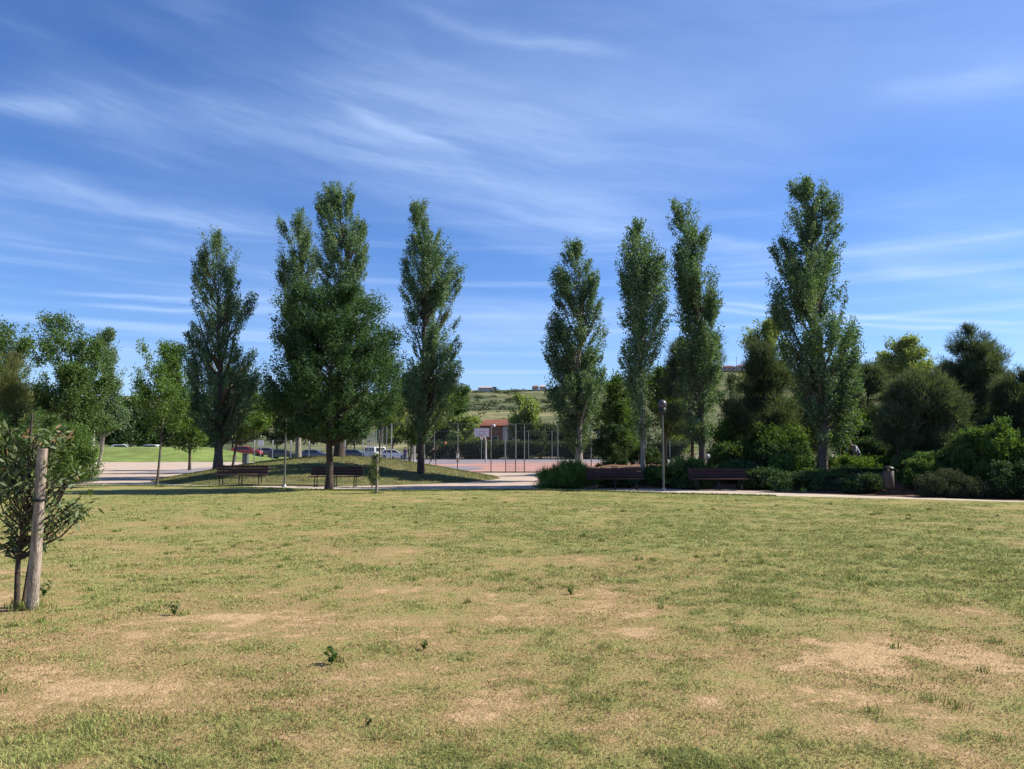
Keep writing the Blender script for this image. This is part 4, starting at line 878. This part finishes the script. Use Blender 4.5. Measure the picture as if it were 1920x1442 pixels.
# ------------------------------------------------------------------ cars
def make_car(col, name='parked_car', van=False):
    root = empty(name, (0, 0, 0)); paint = mat('car_paint', col, .25, spec=.6)
    L, Wd = (4.5, 1.8) if van else (4.15, 1.74); hh = 1.85 if van else 1.46
    if van: pr = [(-2.2, .35), (-2.25, .8), (-2.2, 1.1), (-2.1, 1.75), (-1.9, 1.85), (.6, 1.82), (.9, 1.72), (1.45, 1.12), (2.15, .95), (2.25, .7), (2.2, .35)]
    else: pr = [(-2.05, .35), (-2.08, .75), (-1.98, .98), (-1.65, 1.3), (-1.35, 1.44), (-.2, 1.46), (.25, 1.38), (.95, .97), (1.75, .86), (2.05, .7), (2.07, .35)]
    b = MB(); rows = []
    secs = [(-1, .80), (-.93, .97), (0, 1.0), (.93, .97), (1, .80)]
    vs = []
    for (sy, k) in secs:
        for (px, pz) in pr:
            t = np.clip((pz-.95)/(hh-.95), 0, 1); vs.append((px*(1 if abs(sy) < .95 else .985), sy*Wd/2*(1-.16*t), pz if abs(sy) < .95 else .35+(pz-.35)*.985))
    m = len(pr); fs = [[j*m+i, j*m+i+1, (j+1)*m+i+1, (j+1)*m+i] for j in range(4) for i in range(m-1)] + [[j*m+m-1, j*m, (j+1)*m, (j+1)*m+m-1] for j in range(4)]
    fs += [list(range(m)), [4*m+i for i in range(m)][::-1]]
    b.add(vs, fs, 0, False); b.build('body', paint, root)
    z0, z1 = (1.12, 1.68) if van else (1.0, 1.36)
    sw = [(-1.9, z0), (-1.75, z1), (.55, z1), (1.2, z0)] if van else [(-1.55, z0), (-1.2, z1), (.15, z1), (.75, z0)]
    for s in (-1, 1):
        g_ = MB(); ys = [s*(Wd/2*(1-.16*np.clip((z-.95)/(hh-.95), 0, 1))+.004) for _, z in sw]
        g_.add([(p[0], y, p[1]) for p, y in zip(sw, ys)] + [(p[0], y-s*.03, p[1]) for p, y in zip(sw, ys)], [[0, 1, 2, 3], [4, 5, 6, 7], [0, 1, 5, 4], [1, 2, 6, 5], [2, 3, 7, 6], [3, 0, 4, 7]]); g_.build('side_window', glass_d, root)
    def slab(a, b_, nm, m_, w_=.72):
        g2 = MB(); a, b_ = np.array(a), np.array(b_); dd = (b_-a)/np.linalg.norm(b_-a); nn = np.array([dd[1], -dd[0]]); nn = nn if nn[1] > 0 else -nn
        q = [a+dd*.06+nn*.012, b_-dd*.06+nn*.012, b_-dd*.06-nn*.02, a+dd*.06-nn*.02]
        g2.add([(x[0], s*w_, x[1]) for s in (-1, 1) for x in q], [[0, 1, 2, 3], [7, 6, 5, 4], [0, 4, 5, 1], [1, 5, 6, 2], [2, 6, 7, 3], [3, 7, 4, 0]]); return g2.build(nm, m_, root)
    slab(pr[6], pr[7], 'windscreen', glass_d); slab(pr[3] if not van else pr[2], pr[2] if not van else pr[3], 'rear_window', glass_d)
    for sx in (-1.3, 1.32):
        for s in (-1, 1):
            wq = MB(); wq.tube([(sx, s*(Wd/2-.19), .32), (sx, s*(Wd/2+.01), .32)], .32, 18); wo_ = wq.build('wheel', rubber, root)
            h_ = MB(); h_.tube([(sx, s*(Wd/2+.005), .32), (sx, s*(Wd/2+.018), .32)], .19, 14); h_.build('rim', metal_grey, wo_)
    for s in (-1, 1):
        l = MB(); l.box((2.03, s*.62, .72), (.08, .32, .14)); l.build('headlight', white_p, root)
        l = MB(); l.box((-2.04, s*.66, .82), (.07, .22, .16)); l.build('tail_light', mat('red_lens', (.4, .02, .02), .3), root)
    return root
Gc = 'vehicles parked beyond the fences'
white = make_car((.80, .81, .82)); van = make_car((.80, .81, .82), 'parked_van', True)
cars = [(white, 738, 107, 0, .15, 'white car with its nose to the left, right of the tiny sapling'), (van, 708, 110, 0, 1.2, 'white van facing the fence behind the tiny sapling'),
        (white, 235, 113, 1, .1, 'white car roof at the left end of the grass bank'), (white, 278, 115, 1, 3.2, 'white car roof shining on the grass bank behind the thin young tree'), (white, 366, 113, 1, .2, 'white car roof behind the bright green tree')]
used = set()
for (src, u, Y, el_, rz, lab) in cars:
    o = src if id(src) not in used else copy_tree(src); used.add(id(src)); x = X(u, Y); o.location = (x, Y, ground_z(x, Y)); o.rotation_euler.z = rz; tag(o, lab, 'van' if src is van else 'car', Gc)
for (col, u, Y, rz, lab) in (((.50, .04, .05), 463, 109, .1, 'red car behind the low pale fence'), ((.10, .12, .20), 592, 106, .05, 'blue car behind the ash trunk'),
                             ((.06, .065, .08), 532, 108, 0, 'dark car parked left of the blue car'), ((.22, .20, .24), 505, 112, .1, 'grey-violet car between the white board and the ash'), ((.10, .11, .12), 668, 110, 0, 'dark grey car right of the ash trunk')):
    o = make_car(col); x = X(u, Y); o.location = (x, Y, ground_z(x, Y)-.03); o.rotation_euler.z = rz; tag(o, lab, 'car', Gc)

# ------------------------------------------------------------------ buildings
brick = mat('red_brick_wall', (.40, .17, .105), .9, nscale=1.2, namp=.15); tile = mat('red_roof_tile', (.24, .085, .055), .85, nscale=2, namp=.2)
plaster = mat('pale_plaster', (.62, .58, .52), .9, nscale=.6, namp=.08); pinkp = mat('pinkish_plaster', (.55, .40, .34), .9, nscale=.6, namp=.08); bluegrey = mat('blue_grey_cladding', (.10, .13, .19), .6, nscale=.6, namp=.15)
def house(name, label, x, y, w_, dd, h, rh, wall_m, roof_m, rz=0, wins=3, floors=1, flat=False, z=None, shed=False):
    r = empty(name, (x, y, ground_z(x, y) if z is None else z), rz, label, 'building')
    p = MB(); p.box((0, 0, h/2-.4), (w_, dd, h+.8)); wl = p.build('wall', wall_m, r)
    q = MB()
    if flat: q.box((0, 0, h+.12), (w_+.3, dd+.3, .24))
    else:
        a, b = w_/2+.35, dd/2+.35; t = -a*.25 if shed else 0
        q.add([(-a, -b, h-.02), (a, -b, h-.02), (a, b, h-.02), (-a, b, h-.02), (-a*.35+.0, 0, h+rh), (a*.5, 0, h+rh)], [[0, 1, 5, 4], [2, 3, 4, 5], [1, 2, 5], [3, 0, 4], [3, 2, 1, 0]])
    q.build('roof', roof_m, r)
    for fl in range(floors):
        for i in range(wins):
            xx = -w_/2+w_*(i+.5)/wins; zz_ = h*(fl+.55)/floors
            f = MB(); f.box((xx, -dd/2-.02, zz_), (min(1.2, w_/wins*.5), .10, min(1.3, h/floors*.42))); fo = f.build('window', white_p, r)
            g2 = MB(); g2.box((xx, -dd/2-.075, zz_), (min(1.0, w_/wins*.42), .02, min(1.1, h/floors*.34))); g2.build('pane', glass_d, fo)
    return r
hb = house('brick_building', 'red brick building with a low tiled roof behind the hoop', X(928, 142), 145, 8.4, 7, 5.9, 1.25, brick, tile, 0, 3, 1, z=0)
q = MB(); q.box((2.0, -3.62, 2.8), (1.05, .25, 5.6)); q.build('pilaster', plaster, hb)
house('blue_building', 'dark blue-grey flat-roofed building behind the conical tree', X(1048, 150), 152, 7.5, 6, 5.6, 0, bluegrey, metal_pale, 0, 3, 1, True, z=0)
for (u, Y, w_, h, wm, rm, lab, fl) in ((910, 612, 12, 2.5, plaster, pinkp, 'low white house on the hilltop above the brick building', False), (926, 616, 4, 2.4, bluegrey, metal_dark, 'small grey outbuilding beside the low white hilltop house', True),
                                       (1004, 612, 5, 2.8, pinkp, tile, 'brown house on the hilltop left of the dense dark poplar', False), (1018, 616, 5, 2.6, plaster, pinkp, 'white house on the hilltop touching the dense dark poplar', False),
                                       (1368, 610, 11, 3.2, pinkp, tile, 'pinkish house on the hilltop between the crooked-topped poplar and the feathery pine', False), (1392, 614, 7, 3.2, plaster, tile, 'second hilltop house just left of the feathery pine', False)):
    x = X(u, Y); house('hilltop_house', lab, x, Y, w_, 8, h, 1.4, wm, rm, 0, 3, 1, fl)
x = X(1385, 608); r = empty('mast', (x, 608, ground_z(x, 608)), 0, 'thin mast on the hilltop beside the pinkish house', 'mast'); q = MB(); q.tube([(0, 0, 0), (0, 0, 12)], .15, 6); q.build('pole', metal_dark, r)

# ------------------------------------------------------------------ people
skin_m = mat('skin', (.42, .25, .18), .6); hair_m = mat('dark_hair', (.02, .015, .012), .7)
def person(label, loc, rz, J, shirt, legs, skin_legs=True, scale=1.0, shorts=True):
    root = empty('person', loc, rz, label, 'person')
    names = list(J); V = [J[n] for n in names]; ix = {n: i for i, n in enumerate(names)}; E = []; R = {'pelvis': .13, 'spine': .125, 'chest': .15, 'neck': .055, 'chin': .07, 'head': .095, 'crown': .06}
    def e(a, b): E.append((ix[a], ix[b]))
    for a, b in (('pelvis', 'spine'), ('spine', 'chest'), ('chest', 'neck'), ('neck', 'chin'), ('chin', 'head'), ('head', 'crown')): e(a, b)
    for s in 'LR':
        for a, b in (('chest', 'sh'), ('sh', 'el'), ('el', 'wr')): e(a if a == 'chest' else a+s, b+s)
        for a, b in (('pelvis', 'hip'), ('hip', 'kn'), ('kn', 'an'), ('an', 'to')): e(a if a == 'pelvis' else a+s, b+s)
        R.update({'sh'+s: .062, 'el'+s: .042, 'wr'+s: .028, 'hip'+s: .09, 'kn'+s: .058, 'an'+s: .038, 'to'+s: .035})
        w0 = Vector(J['wr'+s]); f = (w0-Vector(J['el'+s])).normalized(); sd_ = f.cross(Vector((0, 1, .2))).normalized()
        k0 = len(V); V.append(tuple(w0+f*.07)); E.append((ix['wr'+s], k0)); names.append('palm'+s); R['palm'+s] = .03
        for q in range(5):
            off = sd_*(.016*(q-1.5)) if q < 4 else -sd_*.045
            ln = (.075, .085, .08, .062, .03)[q]; k1 = len(V)
            V.append(tuple(w0+f*(.09 if q < 4 else .05)+off)); V.append(tuple(w0+f*((.09 if q < 4 else .05)+ln)+off*1.3+Vector((0, 0, -.01)))); names += ['f', 'f']; E += [(k0, k1), (k1, k1+1)]
    me = bpy.data.meshes.new('body'); me.from_pydata([tuple(x) for x in V], E, []); me.update()
    o = bpy.data.objects.new('body', me); C.objects.link(o)
    md = o.modifiers.new('skin', 'SKIN'); md.use_smooth_shade = True; sv = me.skin_vertices[0].data
    for i, n_ in enumerate(names): rr_ = R.get(n_, .009); sv[i].radius = (rr_, rr_)
    sv[0].use_root = True
    ms = o.modifiers.new('sub', 'SUBSURF'); ms.levels = 1; ms.render_levels = 1
    dg = bpy.context.evaluated_depsgraph_get(); m2 = bpy.data.meshes.new_from_object(o.evaluated_get(dg)); bpy.data.objects.remove(o)
    m2.name = 'body'; m2.materials.clear()
    seg = []
    for (a, b) in E:
        na, nb_ = names[a], names[b]; t = 0
        if nb_ in ('spine', 'chest') or nb_.startswith('sh') or nb_.startswith('el'): t = 1
        if nb_.startswith('hip') or nb_.startswith('kn'): t = 2
        if (nb_.startswith('an')) and not shorts: t = 2
        if nb_.startswith('to'): t = 3
        if nb_ == 'neck': t = 1
        seg.append((Vector(V[a]), Vector(V[b]), t))
    for p_ in m2.polygons:
        c_ = p_.center; best = None
        for a, b, t in seg:
            ab = b-a; k = max(0, min(1, (c_-a).dot(ab)/max(ab.length_squared, 1e-9))); dd_ = (c_-(a+ab*k)).length
            if best is None or dd_ < best[0]: best = (dd_, t)
        p_.material_index = best[1]
    bo = link('body', m2, [skin_m, shirt, legs, rubber], root)
    hd = Vector(J['head']); hm = MB(); hm.lathe((hd.x, hd.y+.02, hd.z-.01), [(.10, 0), (.115, .05), (.10, .10), (.06, .135), (.01, .15)], 14); hm.build('hair', hair_m, root)
    root.scale = (scale,)*3
    return root
def pose(**k):
    J = dict(pelvis=(0, 0, .95), spine=(0, 0, 1.12), chest=(0, 0, 1.35), neck=(0, 0, 1.48), chin=(0, -.02, 1.54), head=(0, -.01, 1.63), crown=(0, 0, 1.71))
    for s, q in (('L', -1), ('R', 1)):
        J.update({'sh'+s: (q*.19, 0, 1.42), 'el'+s: (q*.25, 0, 1.14), 'wr'+s: (q*.26, -.05, .9), 'hip'+s: (q*.10, 0, .90), 'kn'+s: (q*.11, -.02, .50), 'an'+s: (q*.12, 0, .08), 'to'+s: (q*.13, -.17, .04)})
    J.update(k); return J
dk = mat('black_sports_shirt', (.025, .025, .03), .8); dkr = mat('dark_shorts', (.03, .025, .03), .8); wh = mat('white_cloth', (.7, .7, .72), .8); lav = mat('pale_lavender_shirt', (.50, .50, .62), .8, nscale=6, namp=.15); prp = mat('purple_shirt', (.16, .08, .2), .8); jeans = mat('dark_jeans', (.04, .05, .08), .8)
a = X(812, 68)
person('player in black striding on the court with arms raised after a throw', (a, 68, 0), 0,
       pose(pelvis=(0, 0, .90), anL=(-.42, .08, .10), knL=(-.18, 0, .50), toL=(-.36, -.06, .04), anR=(.30, 0, .09), knR=(.27, -.08, .50), toR=(.40, -.10, .04), elR=(.34, -.12, 1.50), wrR=(.40, -.2, 1.74), elL=(-.30, -.15, 1.30), wrL=(-.12, -.3, 1.42), hipL=(-.10, 0, .86), hipR=(.10, 0, .86)), dk, dkr)
a = X(858, 88); person('player in a dark shirt and white shorts far back on the court', (a, 88, 0), .4, pose(wrL=(-.2, -.15, 1.05), wrR=(.22, -.2, 1.08)), dk, wh)
a = X(760, 84); person('person in purple standing by the far side of the court', (a, 84, 0), -.3, pose(), prp, jeans, shorts=False)
sit = pose(pelvis=(0, 0, .12), spine=(0, .03, .30), chest=(0, .06, .52), neck=(0, .05, .66), chin=(0, .01, .71), head=(0, .01, .80), crown=(0, .02, .88))
for s, q in (('L', -1), ('R', 1)): sit.update({'sh'+s: (q*.19, .05, .60), 'el'+s: (q*.27, .12, .34), 'wr'+s: (q*.27, .22, .10), 'hip'+s: (q*.10, -.02, .11), 'kn'+s: (q*.14, -.40, .30), 'an'+s: (q*.12, -.80, .08), 'to'+s: (q*.12, -.88, .18)})
a = X(738, 62); person('dark-clothed person sitting on the court with legs stretched to the right', (a, 62, .02), math.radians(80), sit, dk, jeans, shorts=False)
x = X(1603, 34.2); z = ground_z(x, 34.2)
person('person in a pale lavender shirt crouching behind the sunlit hedge', (x, 34.2, z), math.radians(-60),
       pose(pelvis=(0, .22, .62), spine=(0, .10, .82), chest=(0, -.12, .98), neck=(0, -.26, 1.04), chin=(0, -.34, 1.04), head=(0, -.39, 1.10), crown=(0, -.42, 1.18), shL=(-.19, -.18, 1.0), shR=(.19, -.18, 1.0), elL=(-.24, -.3, .76), elR=(.24, -.3, .76), wrL=(-.16, -.46, .6), wrR=(.16, -.46, .6), hipL=(-.1, .2, .58), hipR=(.1, .2, .58), knL=(-.16, -.12, .42), knR=(.16, -.12, .42), anL=(-.12, .12, .08), anR=(.12, .12, .08), toL=(-.13, -.06, .04), toR=(.13, -.06, .04)), lav, jeans, shorts=False)
